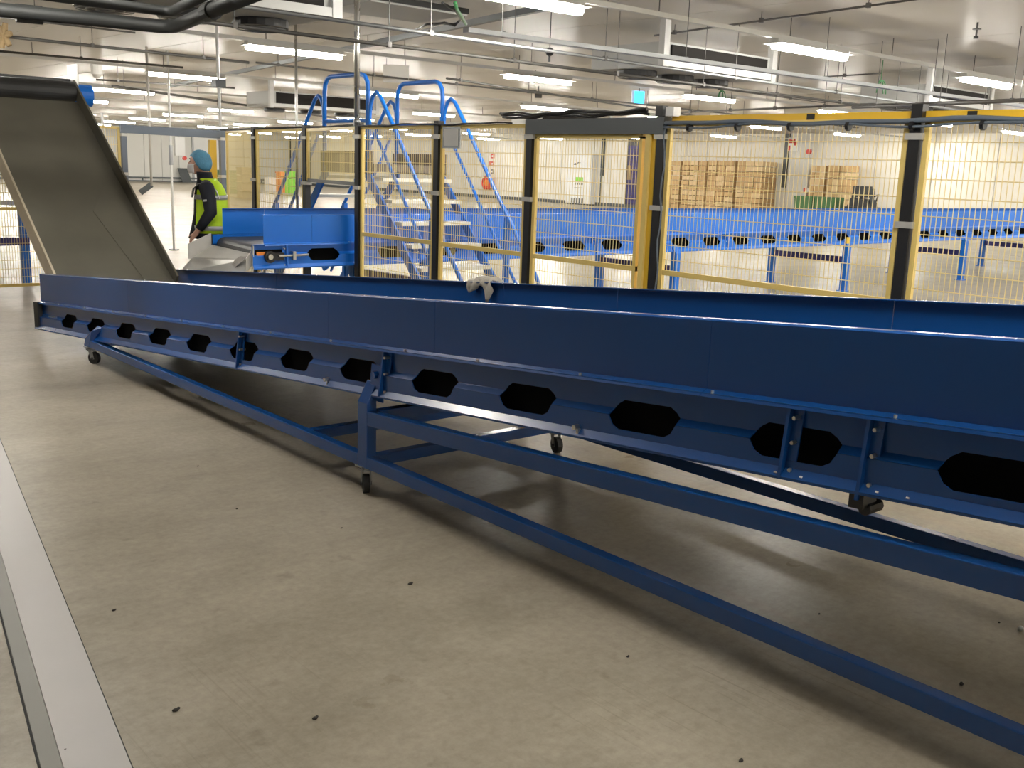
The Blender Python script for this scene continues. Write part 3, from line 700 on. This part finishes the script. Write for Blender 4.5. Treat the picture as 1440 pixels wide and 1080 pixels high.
# black insulated ducts, upper left
def duct(label, pix, z, r, collars):
    pts = [onz(u, v, zz) for (u, v), zz in zip(pix, z)]
    t = thing('insulated_duct', label, 'duct', pts[0]); MB().tube(pts, r, 14).build('duct', 'pipeblack', t, smooth=True)
    for u, v, zz in collars:
        p = onz(u, v, zz); i = min(range(len(pts) - 1), key=lambda k: ((pts[k] + pts[k + 1]) / 2 - p).length); d = (pts[i + 1] - pts[i]).normalized()
        MB().cyl(p - d * .09, p + d * .09, r * 1.28, 14).build('collar', 'pipeblack', t)
duct('large black insulated duct bending across the top left corner', [(-60, 6), (0, 14), (120, 26), (225, 37), (245, 37), (262, 31), (300, 14), (380, -18)], [2.7] * 8, .052, [(41, 20, 2.7), (296, 16, 2.7)])
duct('upper black insulated duct behind the large one at top left', [(-60, -24), (20, -13), (100, -2), (228, 15), (244, 15), (256, 9), (290, -8)], [2.72] * 7, .036, [])
# evaporator coolers
def cooler(label, x, y, L, z=3.0, fans=3, h=.29, dp=1.25):
    t = thing('evaporator_cooler', label, 'cooler', (x, y, z), 'ceiling coolers')
    MB().box(x, x + L, y + .02, y + dp, z, z + h).build('casing', 'cooler', t)
    MB().box(x + .14, x + L - .14, y - .005, y + .03, z + .07, z + h - .03).build('coil', 'coil', t)
    for a in (x - .06, x + L - .08): MB().box(a + .02, a + .12, y - .03, y + .06, z - .03, ZC).build('end_bracket', 'coolerwhite', t)
    MB().box(x, x + L, y - .02, y + .02, z, z + .08).build('drip_tray', 'coolerwhite', t)
    for k in range(fans):
        cx = x + L * (k + .5) / fans; cy = y + dp * .62
        f = MB().cyl((cx, cy, z - .07), (cx, cy, z), .26, 20).build('fan', 'fan', t)
        b = MB()
        for rr in (.24, .16, .08): b.tube([(cx + rr * math.cos(a), cy + rr * math.sin(a), z - .085) for a in [2 * math.pi * i / 16 for i in range(17)]], .006, 4)
        b.build('fan_guard', 'galv', f)['kind'] = 'stuff'
    return t
cooler('white ceiling cooler with dark coil and black fans at upper right, above the gate header', 9.9, 8.68, 2.25)
cooler('white ceiling cooler with dark coil above the rightmost thick black post', 16.45, 8.65, 2.2)
cooler('white ceiling cooler with dark coil at the top left of centre, cut by the frame', 3.0, 8.55, 2.2)
cooler('distant white ceiling cooler with dark coil left of the stairs guard rails', 12.0, 22.7, 3.0, 2.95, 3, .36)
cooler('distant white ceiling cooler with dark coil right of the stairs guard rails', 20.6, 22.7, 3.0, 2.95, 3, .36)
p = onz(545, 14, 3.4); t = thing('ceiling_hatch', 'flat white panel under the ceiling right of the steel pole', 'panel', p)
MB().box(p.x - .55, p.x + .75, p.y - .5, p.y + .45, 3.38, 3.44).build('panel', 'cooler', t); MB().box(p.x - .56, p.x + .76, p.y - .52, p.y - .5, 3.40, 3.46).build('dark_edge', 'black', t)
p = onz(557, 104, 3.28); t = thing('hanging_sign', 'blank pale board hanging on two wires between the stairs guard rails', 'sign', p)
dr = V((_rt.x, _rt.y, 0)).normalized()
MB().bar(p - dr * .23, p + dr * .23, .01, .30).build('board', 'paper', t)
for s in (-.17, .17): MB().cyl(p + dr * s + V((0, 0, .14)), (p.x + dr.x * s, p.y + dr.y * s, ZC), .004, 4).build('wire', 'darkpipe', t)
p = onz(899, 137, 3.35); t = thing('cyan_reflection', 'small cyan glow box standing in for a ceiling reflection above the grey header', 'reflection', p)  # added glow box in place of a cyan reflection on the ceiling
MB().bar(p - dr * .11, p + dr * .11, .06, .26).build('glow_panel', 'cyan', t); MB().bar(p - dr * .13 + V((0, .06, 0)), p + dr * .13 + V((0, .06, 0)), .06, .30).build('casing', 'white', t)
MB().cyl(p, (p.x, p.y, ZC), .01, 6).build('hanger', 'darkpipe', t)
p = onz(136, 103, 3.3); t = thing('dome_camera', 'small white dome camera on the ceiling near the top of the steep chute', 'camera', p)
MB().cyl((p.x, p.y, p.z - .02), (p.x, p.y, ZC), .11, 14).build('base', 'white', t); MB().sphere(p - V((0, 0, .02)), .085).build('dome', 'lightsteel', t, smooth=True)
p = onz(757, 134, 3.35); t = thing('ceiling_spotlight', 'small brown ceiling spotlight above the left end of the grey header', 'spotlight', p)
MB().cyl(p - dr * .08, p + dr * .08, .06, 12).cyl(p, (p.x, p.y, ZC), .012, 6).build('body', 'darkpipe', t)
p = onz(1373, 48, 3.42); t = thing('ceiling_sprinkler', 'small dark sprinkler head on the bare ceiling at top right', 'sprinkler', p)
MB().cyl((p.x, p.y, p.z - .03), (p.x, p.y, ZC), .012, 8).cyl((p.x, p.y, p.z + .05), (p.x, p.y, p.z + .06), .05, 10).build('body', 'darkpipe', t); MB().cyl((p.x, p.y, p.z - .05), (p.x, p.y, p.z - .02), .03, 8).build('deflector', 'black', t)
p = onz(5, 50, 3.2); t = thing('pipe_handwheel', 'brown hand wheel on the pipe at the top left edge', 'valve', p)
b = MB()
for k in range(6):
    a = k * math.pi / 3 + .2; e = dr * math.cos(a) * .11 + V((0, 0, math.sin(a) * .17)); b.tube([p, p + e * .5, p + e], [.02, .045, .035], 8)
b.build('wheel', 'tan', t)

# ---------------------------------------------------------------- right wall: door, cabinet, signs, cartons
XW = X1 - .03
t = thing('roller_door', 'dark navy roller door on the right wall left of the cartons', 'door', (XW, 34.0, 0))
b = MB()
MB().box(XW - .02, XW, 32.9, 35.25, 0, 3.35).build('frame', 'black', t)
for k in range(15): MB().box(XW - .05, XW - .02, 33.0, 35.15, .02 + k * .2, .2 + k * .2).build('slat', 'navy', t)
MB().box(XW - .07, XW - .05, 33.1, 34.1, 1.35, 2.05).build('window', 'tan', t)
MB().box(XW - .07, XW - .05, 34.9, 35.15, 1.35, 2.05).build('window', 'tan', t)
t = thing('control_cabinet', 'tall white control cabinet with a green label against the right wall', 'cabinet', (XW - .3, 38.2, 0))
MB().box(XW - .45, XW, 37.25, 39.1, .05, 2.55).build('body', 'white', t); MB().box(XW - .43, XW, 37.3, 39.05, 0, .05).build('plinth', 'black', t)
MB().box(XW - .47, XW - .45, 37.3, 39.05, .1, 2.5).build('door', 'white', t)
b = MB()
for k in range(5): b.box(XW - .475, XW - .47, 37.75 + k * .19, 37.87 + k * .19, .02 + .06, .32)
b.build('vent', 'greybeam', t)['kind'] = 'stuff'
b = MB()
for k in range(3): b.box(XW - .476, XW - .47, 37.82 + k * .18, 37.99 + k * .18, 1.18, 1.38)
b.build('green_label', 'lime', t)['kind'] = 'stuff'
b = MB().prism([(XW - .474, 38.55, 2.0), (XW - .474, 38.3, 2.0), (XW - .474, 38.22, 2.08), (XW - .474, 38.48, 2.08)], (.004, 0, 0)).prism([(XW - .474, 38.27, 2.09), (XW - .474, 38.08, 2.09), (XW - .474, 38.05, 2.13), (XW - .474, 38.25, 2.13)], (.004, 0, 0)).build('logo', 'black', t)['kind'] = 'stuff'
b = MB()
for y in (38.35, 38.2, 38.05, 37.93, 37.86): b.box(XW - .474, XW - .47, y - .035, y + .035, 1.0, 1.1)
b.box(XW - .474, XW - .47, 37.82, 38.42, .84, .86); b.build('small_print', 'greybeam', t)['kind'] = 'stuff'
t = thing('wall_pipe', 'dark pipe down the wall beside the white control cabinet', 'pipe', (XW - .06, 36.9, 0)); MB().box(XW - .1, XW, 36.82, 36.98, 1.5, ZC).cyl((XW - .05, 36.95, 0), (XW - .05, 36.95, 1.5), .04, 8).build('pipe', 'greybeam', t)
t = thing('wall_pipe', 'grey cable duct down the wall right of the wide carton stack', 'pipe', (XW - .06, 25.9, 0)); MB().box(XW - .12, XW, 25.95, 26.15, 1.3, ZC).build('duct', 'greybeam', t)
t = thing('wall_column', 'pale grey column on the right wall under the red fire sign', 'column', (XW - .15, 25.0, 0)); MB().box(XW - .25, XW, 24.75, 25.75, 0, ZC).build('column', 'wallgrey', t)
t = thing('fire_sign', 'red and white fire sign high on the pale wall column', 'sign', (XW - .27, 25.6, 3.1)); MB().box(XW - .28, XW - .25, 25.35, 25.85, 2.82, 3.38).build('plate', 'white', t)
b = MB().box(XW - .29, XW - .28, 25.5, 25.8, 3.15, 3.33).box(XW - .29, XW - .28, 25.4, 25.55, 3.05, 3.2).box(XW - .29, XW - .28, 25.72, 25.83, 2.85, 3.05); b.build('red_print', 'red', t)['kind'] = 'stuff'
t = thing('alarm_sounder', 'small red alarm sounder right of the fire sign', 'alarm', (XW, 24.78, 2.8)); MB().cyl((XW - .36, 24.78, 2.8), (XW - .25, 24.78, 2.8), .11, 12).build('horn', 'red', t); MB().box(XW - .26, XW - .25, 24.66, 24.9, 2.68, 2.92).build('backplate', 'white', t)
t = thing('call_point', 'small red and white call point above the hose reel', 'sign', (XW, 24.9, 1.25)); MB().box(XW - .28, XW - .25, 24.75, 24.9, 1.15, 1.33).build('plate', 'red', t); MB().box(XW - .28, XW - .25, 24.6, 24.74, 1.15, 1.33).build('white_half', 'white', t)
def reel(label, x, y, z, r):
    t = thing('hose_reel', label, 'hose reel', (x, y, 0)); MB().cyl((x - .14, y, z), (x - .02, y, z), r, 24).build('drum', 'red', t)
    MB().cyl((x - .16, y, z), (x - .14, y, z), r * .45, 16).build('hub', 'orange', t); MB().box(x - .02, XW - .001, y - .1, y + .1, z - .1, z + .1).build('bracket', 'black', t)
    MB().tube([(x - .18, y + r * .8 * math.cos(a), z + r * .8 * math.sin(a)) for a in [i * math.pi / 10 for i in range(21)]], .03, 6).build('hose', 'red', t)
reel('red hose reel on the wall left of the green bins', XW - .25, 24.36, .70, .36)
reel('distant red hose reel seen between the stairs rails', XW - .2, 45.75, .85, .42)
for k, (z, lab) in enumerate(((1.93, 'red fire notice above the distant hose reel'), (2.35, 'smaller red notice at the top of the wall above the distant hose reel'), (1.5, 'dark switch plate just above the distant hose reel'))):
    t = thing('wall_notice', lab, 'sign', (XW, 45.7, z)); MB().box(XW - .03, XW, 45.5, 45.9 - .1 * k, z - .12, z + .12).build('plate', 'red' if k < 2 else 'greybeam', t); MB().box(XW - .035, XW - .03, 45.6, 45.7, z - .06, z + .05).build('symbol', 'white', t)
def carton_stack(label, y0, y1, h, nx, nz, z0=.15, depth=1.0):
    t = thing('carton_pallet', label, 'cartons', (XW - .7, (y0 + y1) / 2, 0), 'pallets of brown cartons')
    MB().box(XW - .2 - depth, XW - .2, y0, y1, .02, z0 - .01).build('pallet', 'tan', t)
    wy = (y1 - y0) / nx; hz = (h - z0) / nz; protos = {}
    for i in range(nx):
        for k in range(nz):
            kind = 'cartonlight' if random.random() < .3 else 'carton'
            if kind not in protos:
                me = bpy.data.meshes.new('carton'); b = MB().box(-depth / 2, depth / 2, -wy / 2 + .02, wy / 2 - .02, .012, hz - .012)
                me.from_pydata(b.v, [], b.f); me.materials.append(M[kind]); protos[kind] = me
            o = bpy.data.objects.new('carton', protos[kind]); COL.objects.link(o); o.parent = t
            o.location = V((XW - .2 - depth / 2 + random.uniform(-.03, .03), y0 + wy * (i + .5), z0 + hz * k)) - t.location
    return t
carton_stack('pallet of brown cartons nearest the black gate post, leftmost of four in the wide row', 30.85, 32.2, 2.30, 3, 10)
carton_stack('pallet of brown cartons, second from the left in the wide row of four', 29.35, 30.75, 2.33, 3, 10)
carton_stack('pallet of brown cartons, third from the left in the wide row of four', 27.85, 29.25, 2.36, 3, 10)
carton_stack('pallet of brown cartons at the right end of the wide row, beside the cable duct', 26.35, 27.7, 2.36, 3, 10)
carton_stack('pallet of brown cartons above the left green bin', 23.36, 24.05, 2.25, 3, 8)
carton_stack('pallet of brown cartons above the right green bin', 22.45, 23.26, 2.27, 3, 8)
for k, (y0, y1) in enumerate(((23.42, 24.25), (22.5, 23.32))):
    t = thing('green_bin', 'dark green plastic bin before the pale cartons, %s of two' % ('left' if k == 0 else 'right'), 'bin', (XW - 2, (y0 + y1) / 2, 0))
    x = XW - 1.9
    b = MB(); yc = (y0 + y1) / 2 - .3; b.hexa([(x - .35, yc - .35, .08), (x + .35, yc - .35, .08), (x + .35, yc + .35, .08), (x - .35, yc + .35, .08), (x - .4, yc - .41, .95), (x + .4, yc - .41, .95), (x + .4, yc + .41, .95), (x - .4, yc + .41, .95)]); b.build('body', 'green', t)
    MB().box(x - .44, x + .44, yc - .42, yc + .42, .95, 1.03).build('lid', 'green', t)
    for s in (-.3, .3): MB().cyl((x + .3, yc + s - .03, .09), (x + .3, yc + s + .03, .09), .09, 12).build('wheel', 'rubber', t)
t = thing('pallet_truck', 'black ride-on pallet truck before the bright wall, right of the green bins', 'truck', (XW - 1.5, 21.6, 0))
x = XW - 1.8
MB().box(x - .5, x + .5, 20.75, 21.7, .15, .72).build('body', 'black', t)
b = MB(); b.prism([(x - .4, 20.8, .72), (x - .4, 21.65, .72), (x - .4, 21.5, 1.05), (x - .4, 20.9, 1.0)], (.8, 0, 0)); b.build('hood', 'black', t)
MB().box(x - .3, x + .3, 21.05, 21.5, 1.08, 1.5).build('backrest', 'black', t)
MB().cyl((x, 21.3, 1.0), (x, 21.3, 1.1), .05, 8).build('column', 'black', t)
MB().box(x - .05, x + .05, 20.78, 20.92, .72, 1.42).build('mast', 'greybeam', t)
MB().box(x - .06, x + .06, 21.56, 21.68, .72, 1.2).build('handle_post', 'black', t)
MB().tube([(x, 20.85, 1.1), (x, 20.6, 1.2), (x, 20.65, .95)], .04, 6).build('tiller', 'black', t)
for yy in (20.95, 21.5): MB().cyl((x - .52, yy, .14), (x - .4, yy, .14), .14, 14).build('wheel', 'rubber', t)
# far wall items
t = thing('far_doorway', 'white doorway strip on the far wall behind the gate stile', 'door', (31.1, Y1 - .06, 0)); MB().box(30.5, 33.6, Y1 - .10, Y1 - .032, 0, 3.15).build('door_leaf', 'white', t); MB().box(30.38, 30.5, Y1 - .12, Y1 - .032, 0, 3.2).build('jamb', 'galv', t)
t = thing('leaning_board', 'dark grey board leaning on the far wall left of the worker', 'board', (29.6, Y1 - .4, 0))
MB().hexa([(29.35, Y1 - .75, .0), (30.05, Y1 - .75, 0), (30.05, Y1 - .7, 0), (29.35, Y1 - .7, 0), (29.2, Y1 - .36, .95), (29.85, Y1 - .36, .95), (29.85, Y1 - .31, .95), (29.2, Y1 - .31, .95)]).build('board', 'greybeam', t)
def crate(label, u, v, d, w_, h, m, cat='crate'):
    p = V((0, 0, CAM_Z)) + _ray(u, v) * d; t = thing('stacked_crate', label, cat, (p.x, p.y, 0))
    n = max(1, round(h / .35)); hh = h / n
    for k in range(n):
        MB().box(p.x - w_ / 2, p.x + w_ / 2, p.y - w_ / 2, p.y + w_ / 2, hh * k + .01, hh * (k + 1) - .02).build('crate', m, t)
    MB().box(p.x - w_ / 2 - .02, p.x + w_ / 2 + .02, p.y - w_ / 2 - .02, p.y + w_ / 2 + .02, h - .06, h).build('rim', m, t)
crate('stack of orange crates behind the mesh left of the thin hanging rod', 396, 250, 55, .45, 1.1, 'orange')
crate('stack of green crates beside the orange crates behind the mesh', 408, 250, 54, .4, 1.15, 'lime')
crate('low grey crates behind the mesh left of the orange crates', 382, 255, 56, .6, .75, 'paper')
crate('brown carton stack behind the narrow mesh panel, its tallest', 344, 250, 45, .5, 1.35, 'tan', 'cartons')
crate('brown carton stack behind the narrow mesh panel, lower and to the right', 350, 252, 46, .5, 1.0, 'tan', 'cartons')
crate('dark green bin stack right behind the gate stile by the worker', 319, 250, 50, .7, 1.15, 'green', 'bins')

# ---------------------------------------------------------------- rag over the far skirt
b = MB(); xw = XN + W1; pts = []
yl, yr = 5.16, 4.92
nu, nv = 14, 12
for i in range(nu + 1):
    u = i / nu; y = yl + (yr - yl) * u; zt = mp1(y, 0, S1).z + .004
    drop = .045 + .02 * math.sin(u * 9) + (.03 * (1 - u * 5) if u < .2 else 0) + (.075 * math.exp(-((u - .82) / .1) ** 2))
    for j in range(nv + 1):
        v = j / nv
        if v < .45: x = xw + .06 - v / .45 * .09; z = zt + .022 * math.sin(math.pi * u) * (1 - abs(v - .25) * 1.4) + .008 * math.sin(u * 17 + v * 6) + .006
        else:
            q = (v - .45) / .55; x = xw - .03 - .012 * math.sin(math.pi * q) - .008 * math.sin(u * 20 + q * 4); z = zt + .012 * (1 - q) - drop * q
        pts.append((x, y + .006 * math.sin(v * 7 + u * 11), z))
fs = [(i * (nv + 1) + j, (i + 1) * (nv + 1) + j, (i + 1) * (nv + 1) + j + 1, i * (nv + 1) + j + 1) for i in range(nu) for j in range(nv)]
b.add(pts, fs); o = b.build('cleaning_rag', 'cloth', loc=(xw, 5.04, 1.0), smooth=True, solid=.003)
tag(o, 'crumpled grey cleaning rag draped over the far edge of the foreground conveyor', 'rag')
# ---------------------------------------------------------------- crumbs
CR = ['alone in the middle foreground, below the middle castor', 'just right of the pale steel strip, halfway down', 'at lower left, largest of the pair near the bottom', 'at the bottom left of centre, right of the largest crumb',
      '', 'in the foreground outside the long rail shadow', 'small, left of the middle castor and nearer the strip', 'small, farthest up towards the low end of the frame', 'small, just left of and below the middle castor',
      'small, under the frame between the two long rails', 'large, under the frame at lower right between the rails', 'small, under the frame near the white pebble', 'at the very bottom edge, right of centre', 'small, lying on the pale steel strip at the bottom left']
for k, (u, v, s) in enumerate(((577, 822, .012), (160, 859, .008), (247, 1000, .012), (443, 1011, .010), (705, 895, .004), (883, 924, .007), (333, 716, .006), (278, 656, .006), (480, 743, .006), (1152, 864, .006), (1352, 963, .01), (1405, 876, .006), (1042, 1071, .009), (92, 1055, .006))):
    p = onz(u, v, 0)
    if s == .004: continue
    b = MB(); b.sphere(p + V((0, 0, s * .35)), s, s * .7, s * .4, 7, 5); b.sphere(p + V((s, s * .5, s * .3)), s * .5, s * .5, s * .3, 6, 4)
    tag(b.build('floor_crumb', 'crumb', loc=(p.x, p.y, 0)), 'dark crumb on the floor ' + CR[k], 'crumb', 'dark crumbs on the concrete floor')
p = onz(1435, 887, 0); tag(MB().sphere(p + V((0, 0, .010)), .014, .012, .010, 9, 6).build('pebble', 'pebble', loc=(p.x, p.y, 0), smooth=True), 'small white pebble on the floor at the right edge under the conveyor', 'pebble')

# ---------------------------------------------------------------- worker
PX, PY = 4.88, 10.70
fa = V((-.75, .66, 0)).normalized(); la = V((-fa.y, fa.x, 0))       # facing, left hand
def B(f, l, z): return V((PX, PY, 0)) + fa * f + la * l + V((0, 0, z))
wk = thing('person', 'worker in blue hairnet, white mask and yellow vest facing left behind the blue conveyor', 'person', (PX, PY, 0))
sk = {'pelvis': (-.02, 0, .93, .13), 'waist': (-.02, 0, 1.08, .115), 'chest': (-.02, 0, 1.30, .12), 'neckb': (.005, 0, 1.44, .065), 'neck': (.035, 0, 1.53, .052), 'head': (.06, 0, 1.62, .06)}
links = [('pelvis', 'waist'), ('waist', 'chest'), ('chest', 'neckb'), ('neckb', 'neck'), ('neck', 'head')]
arm = {1: [(-.045, .19, 1.39, .055), (-.10, .245, 1.13, .042), (.03, .235, .95, .030), (.065, .23, .90, .026), (.095, .225, .865, .024)],
       -1: [(-.025, -.19, 1.39, .055), (-.07, -.25, 1.13, .042), (.00, -.24, .92, .030), (.03, -.235, .87, .026), (.05, -.23, .83, .024)]}
for s in (1, -1):
    pr = 'chest'
    for i, q in enumerate(arm[s]):
        sk['a%d%d' % (s, i)] = q; links.append((pr, 'a%d%d' % (s, i))); pr = 'a%d%d' % (s, i)
    hx, hy, hz = arm[s][4][:3]
    for k in range(4):
        off = (k - 1.5) * .019; ln = (.062, .074, .07, .055)[k]
        n1, n2 = 'f%d%da' % (s, k), 'f%d%db' % (s, k)
        sk[n1] = (hx + .028, hy + off * .25 , hz - .02 - off, .0095); sk[n2] = (hx + .028 + ln * .35, hy - s * .018, hz - .03 - off - ln * .55, .008)
        links += [(pr, n1), (n1, n2)]
    sk['t%da' % s] = (hx + .03, hy - s * .03, hz + .02, .010); sk['t%db' % s] = (hx + .065, hy - s * .035, hz + .0, .009)
    links += [('a%d3' % s, 't%da' % s), ('t%da' % s, 't%db' % s)]
    lg = [(-.05, s * .095, .86, .09), (-.03 + .05 * s, s * .10, .48, .062), (-.08 + .03 * s, s * .105, .10, .042), (.06 + .03 * s, s * .115, .045, .035)]
    pr = 'pelvis'
    for i, q in enumerate(lg): sk['l%d%d' % (s, i)] = q; links.append((pr, 'l%d%d' % (s, i))); pr = 'l%d%d' % (s, i)
keys = list(sk); idx = {k: i for i, k in enumerate(keys)}
me = bpy.data.meshes.new('body_skin'); me.from_pydata([B(*sk[k][:3]) - V((PX, PY, 0)) for k in keys], [(idx[a], idx[c]) for a, c in links], [])
tmp = bpy.data.objects.new('body_tmp', me); COL.objects.link(tmp)
tmp.modifiers.new('skin', 'SKIN'); tmp.modifiers.new('sub', 'SUBSURF').levels = 2
lay = me.skin_vertices[0].data
for i, k in enumerate(keys): lay[i].radius = (sk[k][3], sk[k][3]); lay[i].use_root = (k == 'pelvis')
dg = bpy.context.evaluated_depsgraph_get(); me2 = bpy.data.meshes.new_from_object(tmp.evaluated_get(dg))
bpy.data.objects.remove(tmp)
HC = (.085, 0, 1.645)
bm = bmesh.new(); bm.from_mesh(me2)
def blob(f, l, z, rf, rl, rz, n=20):
    r = bmesh.ops.create_uvsphere(bm, u_segments=n, v_segments=n // 2 + 2, radius=1)
    for v in r['verts']: v.co = (B(f, l, z) - V((PX, PY, 0))) + fa * v.co.x * rf + la * v.co.y * rl + V((0, 0, v.co.z * rz))
blob(HC[0], 0, HC[2] + .01, .098, .078, .115); blob(HC[0] + .035, 0, HC[2] - .065, .058, .055, .06); blob(HC[0] + .10, 0, HC[2] - .01, .022, .013, .022, 10)
for s in (1, -1): blob(HC[0] - .015, s * .078, HC[2] - .01, .022, .012, .033, 10)
bm.to_mesh(me2); bm.free(); me2.name = 'body'
me2.materials.clear(); me2.materials.append(M['skin'])
body = bpy.data.objects.new('body', me2); COL.objects.link(body); body.parent = wk
md = body.modifiers.new('remesh', 'REMESH'); md.mode = 'VOXEL'; md.voxel_size = .009; md.use_smooth_shade = True
for s in (1, -1):
    MB().sphere(B(HC[0] + .083, s * .032, HC[2] + .012), .011, None, None, 8, 6).build('eye', 'dark', wk, smooth=True)
    MB().tube([B(HC[0] + .088, s * .018, HC[2] + .038), B(HC[0] + .09, s * .035, HC[2] + .042), B(HC[0] + .075, s * .052, HC[2] + .036)], .006, 6).build('eyebrow', 'dark', wk)
# hairnet: puffy cap over skull, back of the head and ears
b = MB(); rings = []; n = 22
for j in range(11):
    t = j / 10; el = math.radians(-52 + 142 * t); ring = []
    for i in range(n):
        a = 2 * math.pi * i / n; fwdness = math.cos(a)
        e2 = el
        lo_ = math.radians(26 if fwdness > .55 else (26 - 70 * min(1, (.55 - fwdness) / .8)))
        e2 = lo_ + (math.pi / 2 - lo_) * t
        r = 1 + .035 * noise.noise(V((math.cos(a) * 3, math.sin(a) * 3, e2 * 4))) + .03 * math.sin(a * 9) * (1 - t)
        ring.append(B(HC[0] - .012 + .117 * r * math.cos(e2) * math.cos(a) - .018 * (1 - t) * max(0, -fwdness), .094 * r * math.cos(e2) * math.sin(a), HC[2] + .008 + .128 * r * math.sin(e2)))
    rings.append(ring)
b.loft(rings, cap=False); b.build('hairnet', 'hairnet', wk, smooth=True, solid=.004)
b = MB(); rings = []
for j in range(7):
    t = j / 6; z = HC[2] - .012 - .10 * t; k = math.sin(math.pi * (.18 + .72 * t)); ring = []
    for i in range(11):
        a = math.radians(-78 + 156 * i / 10); ring.append(B(HC[0] + .018 + (.082 + .018 * k) * math.cos(a) + .01 * math.cos(a * 1) ** 6, (.070 - .012 * t) * math.sin(a), z))
    rings.append(ring)
fs = []; vs = [p for r in rings for p in r]
for j in range(6):
    for i in range(10): fs.append((j * 11 + i, j * 11 + i + 1, (j + 1) * 11 + i + 1, (j + 1) * 11 + i))
b.add(vs, fs)
mk = b.build('face_mask', 'mask', wk, smooth=True, solid=.004)
for s in (1, -1): MB().tube([B(HC[0] + .035, s * .072, HC[2] - .02), B(HC[0] - .02, s * .086, HC[2] + .01)], .003, 5).build('ear_loop', 'mask', mk)
# clothes
def tor(z, f, rf, rl, n=20, p=2.4):
    r = []
    for i in range(n):
        a = 2 * math.pi * i / n; c, s_ = math.cos(a), math.sin(a)
        r.append(B(f + rf * math.copysign(abs(c) ** (2 / p), c), rl * math.copysign(abs(s_) ** (2 / p), s_), z))
    return r
b = MB(); b.loft([tor(.84, .015, .195, .192), tor(.95, .0, .178, .187), tor(1.1, -.015, .160, .18), tor(1.28, -.02, .155, .188), tor(1.37, -.015, .135, .185), tor(1.43, .0, .108, .145), tor(1.47, .018, .088, .085), tor(1.52, .03, .080, .074), tor(1.55, .035, .080, .076)])
jk = b.build('jacket', 'jacket', wk, smooth=True)
for s in (1, -1):
    A = arm[s]; pts = [(-.025, s * .13, 1.40), A[0][:3], ((A[0][0] + A[1][0]) / 2 - .01, (A[0][1] + A[1][1]) / 2 + s * .005, (A[0][2] + A[1][2]) / 2), A[1][:3], ((A[1][0] + A[2][0]) / 2, (A[1][1] + A[2][1]) / 2, (A[1][2] + A[2][2]) / 2), A[2][:3]]
    MB().tube([B(*q) for q in pts], [.07, .082, .074, .068, .056, .045], 14).build('sleeve', 'jacket', wk, smooth=True)
MB().bar(B(-.085, .328, 1.26), B(-.05, .328, 1.255), .008, .02).build('sleeve_badge', 'reflect', wk)
b = MB(); b.loft([tor(.90, -.025, .188, .20), tor(1.0, -.03, .178, .197), tor(1.12, -.035, .168, .193), tor(1.28, -.035, .160, .198), tor(1.36, -.03, .142, .192), tor(1.42, -.025, .118, .155), tor(1.455, -.012, .098, .105), tor(1.48, .0, .088, .088)], cap=False)
vt = b.build('vest', 'vest', wk, smooth=True, solid=.004)
for z0, f, rf, rl in ((1.285, -.035, .165, .203), (.955, -.028, .187, .204)):
    MB().loft([tor(z0 - .025, f, rf, rl), tor(z0 + .025, f, rf, rl)], cap=False).build('reflective_band', 'reflect', vt, smooth=True, solid=.003)
for s in (1, -1):
    pts = [B(f_ + .03, s * l_, z_) for f_, l_, z_ in ((.10, .13, 1.28), (.08, .14, 1.37), (.02, .15, 1.425), (-.05, .15, 1.44), (-.11, .15, 1.42), (-.17, .14, 1.36), (-.20, .13, 1.27))]
    b = MB(); L_ = len(pts); b.add([p + la * s * .03 for p in pts] + [p - la * s * .03 for p in pts], [(i, i + 1, L_ + i + 1, L_ + i) for i in range(L_ - 1)])
    b.build('shoulder_band', 'reflect', vt, solid=.006)
for s in (1, -1):
    lg = [(-.05, s * .085, .93), (-.05, s * .095, .80), (-.03 + .05 * s, s * .10, .48), (-.08 + .03 * s, s * .105, .07)]
    MB().tube([B(*q) for q in lg], [.105, .11, .082, .07], 14).build('trouser_leg', 'trouser', wk, smooth=True)
    b = MB(); f0 = -.08 + .03 * s
    b.loft([[B(f0 - .06 + 0 * z, s * .105 + q, z) for q, z in ((-.03, 0), (.03, 0), (.03, .08), (-.03, .08))], [B(f0 + .08, s * .108 + q, z) for q, z in ((-.045, 0), (.045, 0), (.04, .085), (-.04, .085))], [B(f0 + .2, s * .112 + q, z) for q, z in ((-.035, 0), (.035, 0), (.03, .04), (-.03, .04))]])
    b.build('shoe', 'black', wk, bevel=.01)
